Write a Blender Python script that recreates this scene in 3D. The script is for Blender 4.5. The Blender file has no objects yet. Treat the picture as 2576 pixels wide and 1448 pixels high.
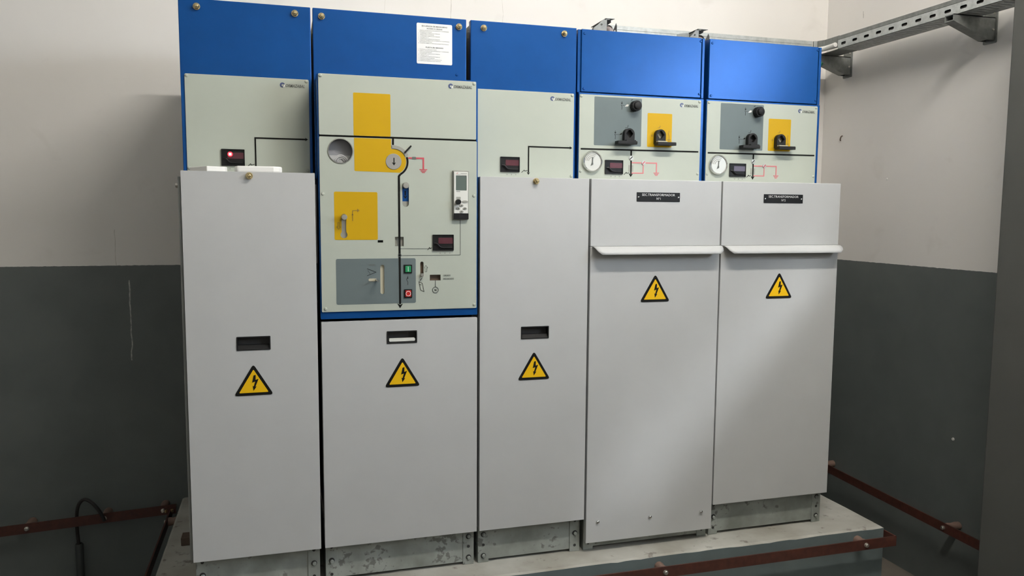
import bpy, bmesh, math, random
from mathutils import Vector, Matrix, noise
random.seed(7)
D = bpy.data
S = bpy.context.scene
COL = S.collection

# ------------------------------------------------------------------ camera
def cam_axes(yaw, pitch, roll):
    f = Vector((math.sin(yaw)*math.cos(pitch), math.cos(yaw)*math.cos(pitch), math.sin(pitch)))
    r = Vector((math.cos(yaw), -math.sin(yaw), 0))
    u = r.cross(f)
    c, s = math.cos(roll), math.sin(roll)
    return c*r+s*u, -s*r+c*u, f
cd = D.cameras.new('camera')
cam = D.objects.new('camera', cd); COL.objects.link(cam)
r_, u_, f_ = cam_axes(0.285575, -0.094949, 0.00644)
cam.matrix_world = Matrix(((r_.x, u_.x, -f_.x, 0.26478), (r_.y, u_.y, -f_.y, -2.31171),
                           (r_.z, u_.z, -f_.z, 1.39873), (0, 0, 0, 1)))
cd.sensor_fit = 'HORIZONTAL'; cd.sensor_width = 36; cd.lens = 36*1961.94/2576
cd.clip_start = 0.02
S.camera = cam

# ------------------------------------------------------------------ world, sun, exposure
SKY = 20.0        # daylight outside, far brighter than the lamps inside
w = D.worlds.new('sky'); S.world = w; w.use_nodes = True
wn_ = w.node_tree; bg = wn_.nodes['Background']
tcw = wn_.nodes.new('ShaderNodeTexCoord'); sxw = wn_.nodes.new('ShaderNodeSeparateXYZ'); rpw = wn_.nodes.new('ShaderNodeValToRGB')
wn_.links.new(tcw.outputs['Generated'], sxw.inputs[0]); wn_.links.new(sxw.outputs['Z'], rpw.inputs['Fac']); wn_.links.new(rpw.outputs['Color'], bg.inputs[0])
rpw.color_ramp.elements[0].position = 0.0; rpw.color_ramp.elements[0].color = (0.86, 0.93, 1.0, 1)
rpw.color_ramp.elements[1].position = 0.6; rpw.color_ramp.elements[1].color = (0.62, 0.78, 1.0, 1)
bg.inputs[1].default_value = SKY
sl = D.lights.new('sun', 'SUN'); sl.energy = 1.6; sl.angle = math.radians(5); sl.color = (0.9, 0.95, 1.0)
sun = D.objects.new('sun', sl); COL.objects.link(sun)
sun.rotation_euler = Vector((1.0, -1.75, 1.07)).to_track_quat('Z', 'Y').to_euler()
sun.location = (6, -8, 7)
TUBE = 186.0       # ceiling fluorescent tubes, radiance
vs = S.view_settings
vs.view_transform = 'Standard'; vs.look = 'None'; vs.gamma = 1; vs.use_curve_mapping = False
vs.exposure = 0.13

# ------------------------------------------------------------------ materials
MATS = {}
def mat(name, col, rough=0.5, metal=0.0, var=0.0, scale=20.0, bump=0.0, bscale=120.0, emit=None, estr=0, rvar=0.0, coat=0.0, spec=0.5):
    m = D.materials.new(name); m.use_nodes = True; MATS[name] = m
    nt = m.node_tree; b = nt.nodes['Principled BSDF']
    b.inputs['Roughness'].default_value = rough; b.inputs['Metallic'].default_value = metal
    b.inputs['Specular IOR Level'].default_value = spec
    if coat: b.inputs['Coat Weight'].default_value = coat
    tc = nt.nodes.new('ShaderNodeNewGeometry')
    if var > 0 or rvar > 0:
        n = nt.nodes.new('ShaderNodeTexNoise'); n.inputs['Scale'].default_value = scale
        n.inputs['Detail'].default_value = 5; n.inputs['Roughness'].default_value = 0.6
        nt.links.new(tc.outputs['Position'], n.inputs['Vector'])
        rp = nt.nodes.new('ShaderNodeValToRGB')
        rp.color_ramp.elements[0].position = 0.3; rp.color_ramp.elements[1].position = 0.7
        rp.color_ramp.elements[0].color = tuple(max(0, c*(1-var)) for c in col)+(1,)
        rp.color_ramp.elements[1].color = tuple(min(1, c*(1+var)) for c in col)+(1,)
        nt.links.new(n.outputs['Fac'], rp.inputs['Fac']); nt.links.new(rp.outputs['Color'], b.inputs['Base Color'])
        if rvar:
            mr = nt.nodes.new('ShaderNodeMapRange')
            mr.inputs['To Min'].default_value = rough-rvar; mr.inputs['To Max'].default_value = rough+rvar
            nt.links.new(n.outputs['Fac'], mr.inputs['Value']); nt.links.new(mr.outputs['Result'], b.inputs['Roughness'])
    else:
        b.inputs['Base Color'].default_value = tuple(col)+(1,)
    if bump:
        n2 = nt.nodes.new('ShaderNodeTexNoise'); n2.inputs['Scale'].default_value = bscale; n2.inputs['Detail'].default_value = 3
        nt.links.new(tc.outputs['Position'], n2.inputs['Vector'])
        bp = nt.nodes.new('ShaderNodeBump'); bp.inputs['Strength'].default_value = bump; bp.inputs['Distance'].default_value = 0.004
        nt.links.new(n2.outputs['Fac'], bp.inputs['Height']); nt.links.new(bp.outputs['Normal'], b.inputs['Normal'])
    if emit:
        b.inputs['Emission Color'].default_value = tuple(emit)+(1,); b.inputs['Emission Strength'].default_value = estr
    return m

mat('door_paint', (0.475, 0.48, 0.47), 0.42, spec=0.35, var=0.025, scale=6, bump=0.03, bscale=900)
mat('plate_paint', (0.42, 0.45, 0.385), 0.42, spec=0.25, var=0.03, scale=5)
mat('blue_paint', (0.0045, 0.062, 0.235), 0.29, 0.26, spec=0.22, var=0.06, scale=9, bump=0.035, bscale=700)
mat('blue_dark', (0.012, 0.06, 0.24), 0.5)
mat('yellow', (0.52, 0.315, 0.004), 0.5, spec=0.2, var=0.02, scale=8)
mat('sign_yellow', (0.80, 0.47, 0.006), 0.45, spec=0.25)
mat('black', (0.007, 0.007, 0.007), 0.4, spec=0.25)
mat('black_ink', (0.009, 0.009, 0.008), 0.7, spec=0.08)
mat('grey_ink', (0.10, 0.11, 0.10), 0.6)
mat('panel_grey', (0.125, 0.155, 0.155), 0.5, spec=0.25, var=0.03, scale=8)
mat('red_ink', (0.50, 0.07, 0.09), 0.5)
mat('red_ink_pale', (0.58, 0.17, 0.18), 0.5)
mat('screen_red', (0.075, 0.018, 0.026), 0.25)
mat('screen_violet', (0.10, 0.09, 0.13), 0.25)
mat('lcd', (0.085, 0.115, 0.10), 0.2)
mat('led_red', (0.9, 0.02, 0.03), 0.4, emit=(1.0, 0.02, 0.04), estr=1.6)
mat('led_white', (1, 0.8, 0.8), 0.4, emit=(1.0, 0.75, 0.78), estr=3.0)
mat('relay_body', (0.68, 0.68, 0.63), 0.4)
mat('relay_rim', (0.20, 0.20, 0.17), 0.45)
mat('button_grey', (0.30, 0.30, 0.26), 0.5)
mat('green', (0.012, 0.24, 0.085), 0.35)
mat('red', (0.50, 0.014, 0.010), 0.35)
mat('white_print', (0.75, 0.75, 0.72), 0.5)
mat('paper', (0.78, 0.78, 0.75), 0.7)
mat('white_plastic', (0.80, 0.79, 0.75), 0.45)
mat('brass', (0.62, 0.50, 0.27), 0.32, 1.0, var=0.1, scale=150)
mat('chrome', (0.75, 0.75, 0.73), 0.18, 1.0)
mat('steel_knob', (0.42, 0.41, 0.37), 0.38, 0.75)
mat('silver_disc', (0.36, 0.35, 0.32), 0.4, 0.5)
mat('beige', (0.46, 0.43, 0.32), 0.5)
mat('brown_slot', (0.095, 0.06, 0.035), 0.6)
mat('gauge_face', (0.55, 0.55, 0.50), 0.35, 0.3)
mat('window_dark', (0.22, 0.22, 0.23), 0.4)
mat('window_mid', (0.42, 0.42, 0.41), 0.35)
mat('rubber', (0.011, 0.011, 0.011), 0.55, spec=0.25)
mat('body_steel', (0.20, 0.21, 0.20), 0.5, 0.3)
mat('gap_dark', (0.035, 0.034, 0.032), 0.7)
mat('copper_red', (0.062, 0.020, 0.013), 0.5, var=0.25, scale=40)
mat('bolt_zinc', (0.55, 0.53, 0.48), 0.35, 0.9)
mat('insulator', (0.20, 0.13, 0.10), 0.5)
mat('galv_tray', (0.46, 0.485, 0.47), 0.45, 0.25, var=0.2, scale=45)
mat('galv_dark', (0.21, 0.22, 0.21), 0.5, 0.5, var=0.2, scale=45)
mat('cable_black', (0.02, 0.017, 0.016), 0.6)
mat('cable_grey', (0.30, 0.25, 0.24), 0.6)
mat('cable_green', (0.02, 0.10, 0.05), 0.6)
mat('conduit', (0.035, 0.04, 0.038), 0.5)
mat('leaf_paint', (0.058, 0.060, 0.055), 0.55, var=0.06, scale=5, bump=0.05, bscale=300)
mat('floor_concrete', (0.12, 0.105, 0.085), 0.75, var=0.2, scale=7, bump=0.1)
mat('plinth_front', (0.115, 0.145, 0.145), 0.6, var=0.12, scale=6, bump=0.15, bscale=30)
mat('hook_rust', (0.10, 0.07, 0.05), 0.7)
mat('ceiling_paint', (0.80, 0.78, 0.74), 0.8, var=0.03)
mat('lamp_housing', (0.8, 0.8, 0.78), 0.5)
mat('tube_glow', (1, 1, 1), 0.5, emit=(1.0, 0.95, 0.88), estr=TUBE)

def galv(name):     # zinc sheet with dark blotches
    m = mat(name, (0.36, 0.39, 0.36), 0.5, 0.35)
    nt = m.node_tree; b = nt.nodes['Principled BSDF']; g = nt.nodes.new('ShaderNodeNewGeometry')
    n1 = nt.nodes.new('ShaderNodeTexNoise'); n1.inputs['Scale'].default_value = 9; n1.inputs['Detail'].default_value = 6
    n2 = nt.nodes.new('ShaderNodeTexNoise'); n2.inputs['Scale'].default_value = 55; n2.inputs['Detail'].default_value = 4
    for n in (n1, n2): nt.links.new(g.outputs['Position'], n.inputs['Vector'])
    r1 = nt.nodes.new('ShaderNodeValToRGB'); e = r1.color_ramp.elements
    e[0].position = 0.32; e[0].color = (0.22, 0.235, 0.21, 1); e[1].position = 0.68; e[1].color = (0.42, 0.45, 0.42, 1)
    nt.links.new(n1.outputs['Fac'], r1.inputs['Fac'])
    mp = nt.nodes.new('ShaderNodeMath'); mp.operation = 'MULTIPLY'
    nt.links.new(n1.outputs['Fac'], mp.inputs[0]); nt.links.new(n2.outputs['Fac'], mp.inputs[1])
    r2 = nt.nodes.new('ShaderNodeValToRGB'); e = r2.color_ramp.elements
    e[0].position = 0.315; e[0].color = (0, 0, 0, 1); e[1].position = 0.36; e[1].color = (1, 1, 1, 1)
    nt.links.new(mp.outputs[0], r2.inputs['Fac'])
    mx = nt.nodes.new('ShaderNodeMixRGB'); mx.inputs[2].default_value = (0.12, 0.12, 0.105, 1)
    ml = nt.nodes.new('ShaderNodeMath'); ml.operation = 'MULTIPLY'; ml.inputs[1].default_value = 0.7
    nt.links.new(r2.outputs['Color'], ml.inputs[0]); nt.links.new(ml.outputs[0], mx.inputs[0])
    nt.links.new(r1.outputs['Color'], mx.inputs[1]); nt.links.new(mx.outputs[0], b.inputs['Base Color'])
galv('galvanised')
gm = mat('pane_glass', (1, 1, 1), 0.02); gm.node_tree.nodes['Principled BSDF'].inputs['Transmission Weight'].default_value = 1.0
gt = gm.node_tree.nodes.new('ShaderNodeBsdfTransparent'); gx_ = gm.node_tree.nodes.new('ShaderNodeMixShader'); gx_.inputs[0].default_value = 0.92
gm.node_tree.links.new(gm.node_tree.nodes['Principled BSDF'].outputs[0], gx_.inputs[1]); gm.node_tree.links.new(gt.outputs[0], gx_.inputs[2]); gm.node_tree.links.new(gx_.outputs[0], gm.node_tree.nodes['Material Output'].inputs['Surface'])

def plinth_top():
    m = mat('plinth_top', (0.5, 0.5, 0.46), 0.75)
    nt = m.node_tree; b = nt.nodes['Principled BSDF']; g = nt.nodes.new('ShaderNodeNewGeometry')
    n1 = nt.nodes.new('ShaderNodeTexNoise'); n1.inputs['Scale'].default_value = 5; n1.inputs['Detail'].default_value = 6
    n2 = nt.nodes.new('ShaderNodeTexNoise'); n2.inputs['Scale'].default_value = 26; n2.inputs['Detail'].default_value = 5
    for n in (n1, n2): nt.links.new(g.outputs['Position'], n.inputs['Vector'])
    r1 = nt.nodes.new('ShaderNodeValToRGB'); e = r1.color_ramp.elements
    e[0].position = 0.3; e[0].color = (0.25, 0.235, 0.195, 1); e[1].position = 0.7; e[1].color = (0.45, 0.45, 0.41, 1)
    nt.links.new(n1.outputs['Fac'], r1.inputs['Fac'])
    r2 = nt.nodes.new('ShaderNodeValToRGB'); e = r2.color_ramp.elements
    e[0].position = 0.62; e[0].color = (0, 0, 0, 1); e[1].position = 0.72; e[1].color = (0.75, 0.75, 0.75, 1)
    nt.links.new(n2.outputs['Fac'], r2.inputs['Fac'])
    mx = nt.nodes.new('ShaderNodeMixRGB'); mx.inputs[2].default_value = (0.12, 0.105, 0.085, 1)
    nt.links.new(r2.outputs['Color'], mx.inputs[0]); nt.links.new(r1.outputs['Color'], mx.inputs[1])
    nt.links.new(mx.outputs[0], b.inputs['Base Color'])
    bp = nt.nodes.new('ShaderNodeBump'); bp.inputs['Strength'].default_value = 0.4; bp.inputs['Distance'].default_value = 0.003
    nt.links.new(n2.outputs['Fac'], bp.inputs['Height']); nt.links.new(bp.outputs['Normal'], b.inputs['Normal'])
plinth_top()

PAINT_Z = 1.196
def wall_mat(name, marks):
    """off-white plaster above a grey painted dado; marks: (axis, pos, zmin, zmax, halfwidth, colour, amount)"""
    m = D.materials.new(name); m.use_nodes = True; MATS[name] = m
    nt = m.node_tree; L = nt.links.new; b = nt.nodes['Principled BSDF']
    g = nt.nodes.new('ShaderNodeNewGeometry'); sx = nt.nodes.new('ShaderNodeSeparateXYZ'); L(g.outputs['Position'], sx.inputs[0])
    def N(scale, det=5, dist=0.0):
        n = nt.nodes.new('ShaderNodeTexNoise'); n.inputs['Scale'].default_value = scale; n.inputs['Detail'].default_value = det
        n.inputs['Distortion'].default_value = dist
        L(g.outputs['Position'], n.inputs['Vector']); return n
    def math_(op, a, b_=None, c=None):
        k = nt.nodes.new('ShaderNodeMath'); k.operation = op
        for i, v in enumerate((a, b_, c)):
            if v is None: continue
            if isinstance(v, (int, float)): k.inputs[i].default_value = v
            else: L(v, k.inputs[i])
        return k.outputs[0]
    def ramp(x, p0, c0, p1, c1):
        r = nt.nodes.new('ShaderNodeValToRGB'); e = r.color_ramp.elements
        e[0].position, e[0].color, e[1].position, e[1].color = p0, c0+(1,), p1, c1+(1,)
        L(x, r.inputs['Fac']); return r.outputs['Color']
    def mix(f, a, b_):
        k = nt.nodes.new('ShaderNodeMixRGB')
        for i, v in enumerate((f, a, b_)):
            if isinstance(v, (int, float)): k.inputs[i].default_value = v
            elif isinstance(v, tuple): k.inputs[i].default_value = v+(1,)
            else: L(v, k.inputs[i])
        return k.outputs[0]
    big, mid, fine = N(1.7), N(7, 6, 0.4), N(60, 3)
    up = ramp(big.outputs['Fac'], 0.3, (0.76, 0.735, 0.695), 0.7, (0.80, 0.78, 0.745))
    scuff = ramp(mid.outputs['Fac'], 0.62, (0, 0, 0), 0.82, (0.25, 0.25, 0.25))
    up = mix(scuff, up, (0.50, 0.46, 0.40))
    lo = ramp(mid.outputs['Fac'], 0.3, (0.110, 0.125, 0.120), 0.75, (0.132, 0.148, 0.142))
    zz = math_('ADD', sx.outputs['Z'], math_('MULTIPLY', math_('SUBTRACT', fine.outputs['Fac'], 0.5), 0.004))
    fac = math_('GREATER_THAN', zz, PAINT_Z)
    col = mix(fac, lo, up)
    wob = math_('MULTIPLY', math_('SUBTRACT', N(11, 4).outputs['Fac'], 0.5), 0.02)
    for ax, pos, z0, z1, hw, c, amt in marks:
        d = math_('ABSOLUTE', math_('SUBTRACT', math_('ADD', sx.outputs[ax], wob), pos))
        k = math_('LESS_THAN', d, hw)
        k = math_('MULTIPLY', k, math_('GREATER_THAN', sx.outputs['Z'], z0))
        k = math_('MULTIPLY', k, math_('LESS_THAN', sx.outputs['Z'], z1))
        k = math_('MULTIPLY', k, ramp(fine.outputs['Fac'], 0.3, (0.3,)*3, 0.6, (1.0,)*3))
        k = math_('MULTIPLY', k, amt)
        col = mix(k, col, c)
    L(col, b.inputs['Base Color'])
    b.inputs['Roughness'].default_value = 0.6
    L(math_('MULTIPLY_ADD', fac, 0.25, 0.45), b.inputs['Roughness'])
    bp = nt.nodes.new('ShaderNodeBump'); bp.inputs['Strength'].default_value = 0.12; bp.inputs['Distance'].default_value = 0.004
    L(mid.outputs['Fac'], bp.inputs['Height']); L(bp.outputs['Normal'], b.inputs['Normal'])
wall_mat('wall_plain', [])
wall_mat('wall_back_paint', [('X', 0.94, 2.12, 2.9, 0.0011, (0.42, 0.38, 0.33), 0.8), ('X', 1.158, 2.0, 2.9, 0.0007, (0.45, 0.42, 0.37), 0.7),
                             ('X', 0.672, 2.0, 2.9, 0.0006, (0.5, 0.47, 0.42), 0.6), ('X', -0.294, 0.835, 1.14, 0.0022, (0.55, 0.55, 0.50), 0.85),
                             ('X', -0.335, 1.196, 1.33, 0.0016, (0.42, 0.39, 0.34), 0.5)])
wall_mat('wall_right_paint', [('Y', 0.66, 2.27, 2.30, 0.002, (0.3, 0.28, 0.25), 0.8)])

# ------------------------------------------------------------------ mesh helpers
ORG = {}
def origin(o):
    while o is not None:
        if o.name in ORG: return ORG[o.name]
        o = o.parent
    return Vector((0, 0, 0))
def obj(name, bm, m, parent=None, smooth=False, bevel=0.0):
    bmesh.ops.remove_doubles(bm, verts=bm.verts, dist=1e-6)
    bmesh.ops.recalc_face_normals(bm, faces=bm.faces)
    O = origin(parent)
    bmesh.ops.translate(bm, verts=bm.verts, vec=-O)
    me = D.meshes.new(name); bm.to_mesh(me); bm.free()
    for k in ([m] if isinstance(m, str) else m): me.materials.append(MATS[k])
    o = D.objects.new(name, me); COL.objects.link(o); o.parent = parent
    if smooth:
        for p in me.polygons: p.use_smooth = True
        try: me.set_sharp_from_angle(angle=math.radians(35))
        except Exception: pass
    if bevel:
        md = o.modifiers.new('bevel', 'BEVEL'); md.width = bevel; md.segments = 2; md.limit_method = 'ANGLE'; md.angle_limit = math.radians(50)
    return o
def thing(name, label, cat, loc, group=None):
    o = D.objects.new(name, None); COL.objects.link(o); o.location = loc; o.empty_display_size = 0.05
    o['label'] = label; o['category'] = cat
    if group: o['group'] = group
    ORG[o.name] = Vector(loc)
    return o
def tag(o, label, cat, group=None):
    o['label'] = label; o['category'] = cat
    if group: o['group'] = group
    return o
def struct(name, bm, m, bevel=0.0, label=None):
    o = obj(name, bm, m, None, bevel=bevel); o['kind'] = 'structure'
    if label: o['label'] = label
    return o
def place(name, me, parent, pos):       # a shared-mesh piece
    o = D.objects.new(name, me); COL.objects.link(o); o.parent = parent
    o.location = Vector(pos)-origin(parent)
    return o

def BM(): return bmesh.new()
def box(bm, x0, x1, y0, y1, z0, z1, mi=0):
    v = [bm.verts.new(p) for p in ((x0,y0,z0),(x1,y0,z0),(x1,y1,z0),(x0,y1,z0),(x0,y0,z1),(x1,y0,z1),(x1,y1,z1),(x0,y1,z1))]
    fs = [bm.faces.new([v[i] for i in q]) for q in ((0,3,2,1),(4,5,6,7),(0,1,5,4),(1,2,6,5),(2,3,7,6),(3,0,4,7))]
    for f in fs: f.material_index = mi
    return v
def rrect(x0, x1, z0, z1, r=0.0, n=5):
    if r <= 0: return [(x0,z0),(x1,z0),(x1,z1),(x0,z1)]
    out = []
    for cx, cz, a0 in ((x1-r,z0+r,-90),(x1-r,z1-r,0),(x0+r,z1-r,90),(x0+r,z0+r,180)):
        for i in range(n+1):
            a = math.radians(a0+90*i/n); out.append((cx+r*math.cos(a), cz+r*math.sin(a)))
    return out
def circ(cx, cz, r, n=24, a0=0.0):
    return [(cx+r*math.cos(a0+2*math.pi*i/n), cz+r*math.sin(a0+2*math.pi*i/n)) for i in range(n)]
def capsule(cx, z0, z1, r, n=8):
    out = [(cx+r*math.cos(math.pi*i/n), z1-r+r*math.sin(math.pi*i/n)) for i in range(n+1)]
    return out+[(cx-r*math.cos(math.pi*i/n), z0+r-r*math.sin(math.pi*i/n)) for i in range(n+1)]
def arc_band(cx, cz, ri, ro, a0, a1, n=14):
    A = [math.radians(a0+(a1-a0)*i/n) for i in range(n+1)]
    return [(cx+ro*math.cos(a), cz+ro*math.sin(a)) for a in A]+[(cx+ri*math.cos(a), cz+ri*math.sin(a)) for a in reversed(A)]
def ident(p, q, y): return (p, y, q)
def plate(bm, outline, y0, y1, holes=(), f=ident, mi=0):
    """a flat polygon with holes, extruded from y0 to y1; f maps (u, v, depth) to xyz"""
    loops = [outline]+list(holes)
    if not holes:
        a = [bm.verts.new(f(p[0], p[1], y0)) for p in outline]; b = [bm.verts.new(f(p[0], p[1], y1)) for p in outline]
        fs = [bm.faces.new(a), bm.faces.new(list(reversed(b)))]
        n = len(a)
        for i in range(n): fs.append(bm.faces.new((a[i], b[i], b[(i+1) % n], a[(i+1) % n])))
        for q in fs: q.material_index = mi
        return
    for y in (y0, y1):
        t = bmesh.new(); es = []
        for lp in loops:
            vs_ = [t.verts.new((p[0], p[1], 0)) for p in lp]
            es += [t.edges.new((vs_[i], vs_[(i+1) % len(vs_)])) for i in range(len(vs_))]
        bmesh.ops.triangle_fill(t, use_beauty=True, use_dissolve=False, edges=es, normal=(0, 0, 1))
        mp = {v: bm.verts.new(f(v.co.x, v.co.y, y)) for v in t.verts}
        for q in t.faces: bm.faces.new([mp[v] for v in q.verts]).material_index = mi
        t.free()
    for lp in loops:
        a = [bm.verts.new(f(p[0], p[1], y0)) for p in lp]; b = [bm.verts.new(f(p[0], p[1], y1)) for p in lp]
        n = len(lp)
        for i in range(n): bm.faces.new((a[i], b[i], b[(i+1) % n], a[(i+1) % n])).material_index = mi
def frame(d):
    d = Vector(d).normalized(); t = Vector((0, 0, 1)) if abs(d.z) < 0.9 else Vector((1, 0, 0))
    a = d.cross(t).normalized(); return a, d.cross(a).normalized(), d
def cyl(bm, p0, p1, r0, r1=None, n=16, caps=True):
    p0, p1 = Vector(p0), Vector(p1); r1 = r0 if r1 is None else r1
    a, b, d = frame(p1-p0)
    A = [bm.verts.new(p0+r0*(a*math.cos(2*math.pi*i/n)+b*math.sin(2*math.pi*i/n))) for i in range(n)]
    B = [bm.verts.new(p1+r1*(a*math.cos(2*math.pi*i/n)+b*math.sin(2*math.pi*i/n))) for i in range(n)]
    for i in range(n): bm.faces.new((A[i], A[(i+1) % n], B[(i+1) % n], B[i]))
    if caps: bm.faces.new(A); bm.faces.new(list(reversed(B)))
def lathe(bm, c, axis, prof, n=24):
    """prof: (radius, distance along axis)"""
    c = Vector(c); a, b, d = frame(axis); rings = []
    for r, h in prof:
        if r <= 1e-7: rings.append([bm.verts.new(c+d*h)])
        else: rings.append([bm.verts.new(c+d*h+r*(a*math.cos(2*math.pi*i/n)+b*math.sin(2*math.pi*i/n))) for i in range(n)])
    for R0, R1 in zip(rings, rings[1:]):
        for i in range(n):
            j = (i+1) % n
            if len(R0) == 1 and len(R1) == 1: continue
            if len(R0) == 1: bm.faces.new((R0[0], R1[j], R1[i]))
            elif len(R1) == 1: bm.faces.new((R0[i], R0[j], R1[0]))
            else: bm.faces.new((R0[i], R0[j], R1[j], R1[i]))
def tube(bm, pts, r, n=10):
    pts = [Vector(p) for p in pts]
    # smooth (Catmull-Rom)
    P = [pts[0]]+pts+[pts[-1]]; out = []
    for i in range(1, len(P)-2):
        for k in range(6):
            t = k/6
            out.append(0.5*((2*P[i])+(P[i+1]-P[i-1])*t+(2*P[i-1]-5*P[i]+4*P[i+1]-P[i+2])*t*t+(3*P[i]-P[i-1]-3*P[i+1]+P[i+2])*t**3))
    out.append(pts[-1]); rings = []; ref = None
    for i, p in enumerate(out):
        d = (out[min(i+1, len(out)-1)]-out[max(i-1, 0)]).normalized()
        if ref is None: a = frame(d)[0]
        else: a = (ref-d*ref.dot(d)).normalized()
        ref = a; b = d.cross(a)
        rings.append([bm.verts.new(p+r*(a*math.cos(2*math.pi*k/n)+b*math.sin(2*math.pi*k/n))) for k in range(n)])
    for A, B in zip(rings, rings[1:]):
        for k in range(n): bm.faces.new((A[k], A[(k+1) % n], B[(k+1) % n], B[k]))
    bm.faces.new(rings[0]); bm.faces.new(list(reversed(rings[-1])))
PT = 0.0004          # print thickness
def pprint(name, outline, y, m, parent, level=1, holes=()):
    bm = BM(); plate(bm, outline, y-PT*level, y-PT*(level-1)+0.0001, holes); return obj(name, bm, m, parent)
def stroke(bm, pts, w, y, level=2, closed=False):
    """polyline of width w in the XZ plane as thin boards with mitred joints"""
    n = len(pts); P = [Vector(p) for p in pts]; Lf, Rt = [], []
    for i in range(n):
        if closed: a, b = P[i-1], P[(i+1) % n]
        else: a, b = P[max(i-1, 0)], P[min(i+1, n-1)]
        d0 = (P[i]-a).normalized() if (P[i]-a).length > 0 else (b-P[i]).normalized()
        d1 = (b-P[i]).normalized() if (b-P[i]).length > 0 else d0
        t = (d0+d1).normalized() if (d0+d1).length > 1e-6 else d1
        nn = Vector((-t.y, t.x)); c = max(0.35, nn.dot(Vector((-d1.y, d1.x))))
        Lf.append(P[i]+nn*w/2/c); Rt.append(P[i]-nn*w/2/c)
    for i in range(n if closed else n-1):
        j = (i+1) % n
        plate(bm, [tuple(Rt[i]), tuple(Rt[j]), tuple(Lf[j]), tuple(Lf[i])], y-PT*level, y-PT*(level-1)+0.0001)
def line(name, pts, w, y, m, parent, level=2, closed=False):
    bm = BM(); stroke(bm, pts, w, y, level, closed); return obj(name, bm, m, parent)
def text_into(bm, s, x, z, y, width=None, height=None, align='LEFT', shear=0.0, bold=0.0):
    """printed lettering, x/z = left (or centre) of the baseline; added to bm as thin mesh"""
    cu = D.curves.new('t', 'FONT'); cu.body = s; cu.size = 1; cu.extrude = 0.0; cu.shear = shear; cu.offset = bold; cu.resolution_u = 2
    o = D.objects.new('t', cu); COL.objects.link(o)
    dg = bpy.context.evaluated_depsgraph_get()
    me = D.meshes.new_from_object(o.evaluated_get(dg))
    D.objects.remove(o); D.curves.remove(cu)
    xs = [v.co.x for v in me.vertices]; ys = [v.co.y for v in me.vertices]
    if not xs: return
    W = max(xs)-min(xs)
    sx = width/W if width else height/0.70
    sz = height/0.70 if height else sx
    if not width: sx = sz
    off = min(xs)*sx if align == 'LEFT' else (min(xs)+max(xs))/2*sx
    vs_ = [bm.verts.new((x+v.co.x*sx-off, y, z+v.co.y*sz)) for v in me.vertices]
    for p in me.polygons:
        try: bm.faces.new([vs_[i] for i in p.vertices])
        except ValueError: pass
    D.meshes.remove(me)
def text(name, s, x, z, y, m, parent, **k):
    bm = BM(); text_into(bm, s, x, z, y-0.0009, **k); return obj(name, bm, m, parent)

# shared small meshes
def mk(name, fn, m, smooth=True):
    bm = BM(); fn(bm)
    bmesh.ops.recalc_face_normals(bm, faces=bm.faces)
    me = D.meshes.new(name); bm.to_mesh(me); bm.free(); me.materials.append(MATS[m])
    if smooth:
        for p in me.polygons: p.use_smooth = True
        try: me.set_sharp_from_angle(angle=math.radians(30))
        except Exception: pass
    return me
def hexnut(bm):
    n = 6; A = []
    lathe(bm, (0,0,0), (0,-1,0), [(0,0),(0.0098,0),(0.0098,0.0025),(0,0.0025)], 20)
    lathe(bm, (0,0,0), (0,-1,0), [(0,0.002),(0.0085,0.002),(0.0085,0.009),(0.0068,0.0115),(0,0.0115)], 6)
    lathe(bm, (0,0,0), (0,-1,0), [(0,0.010),(0.0048,0.010),(0.0048,0.014),(0.003,0.0155),(0,0.0158)], 14)
HEX = mk('hex_bolt', hexnut, 'brass')
RIV = mk('push_rivet', lambda b: lathe(b, (0,0,0), (0,-1,0), [(0,-0.001),(0.0048,-0.001),(0.0048,0.0006),(0.0036,0.0022),(0.0016,0.003),(0,0.0031)], 16), 'plate_paint')
SCB = mk('blue_screw', lambda b: lathe(b, (0,0,0), (0,-1,0), [(0,-0.001),(0.0042,-0.001),(0.0042,0.001),(0.003,0.0024),(0,0.0028)], 14), 'blue_paint')
SCC = mk('chrome_screw', lambda b: lathe(b, (0,0,0), (0,-1,0), [(0,-0.001),(0.0062,-0.001),(0.0062,0.0015),(0.0048,0.0045),(0.002,0.006),(0,0.0062)], 16), 'chrome')
BZN = mk('base_bolt', lambda b: lathe(b, (0,0,0), (0,-1,0), [(0,-0.001),(0.0060,-0.001),(0.0060,0.004),(0.0045,0.006),(0,0.006)], 12), 'galvanised')
HOL = mk('bolt_hole', lambda b: lathe(b, (0,0,0), (0,-1,0), [(0.0088,0.0006),(0.0066,0.0006),(0.0058,0.0),(0,0.0002)], 14), 'gap_dark')
HOS = mk('bolt_hole_small', lambda b: lathe(b, (0,0,0), (0,-1,0), [(0.0048,0.0006),(0.0034,0.0006),(0.003,0.0),(0,0.0002)], 12), 'gap_dark')

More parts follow.
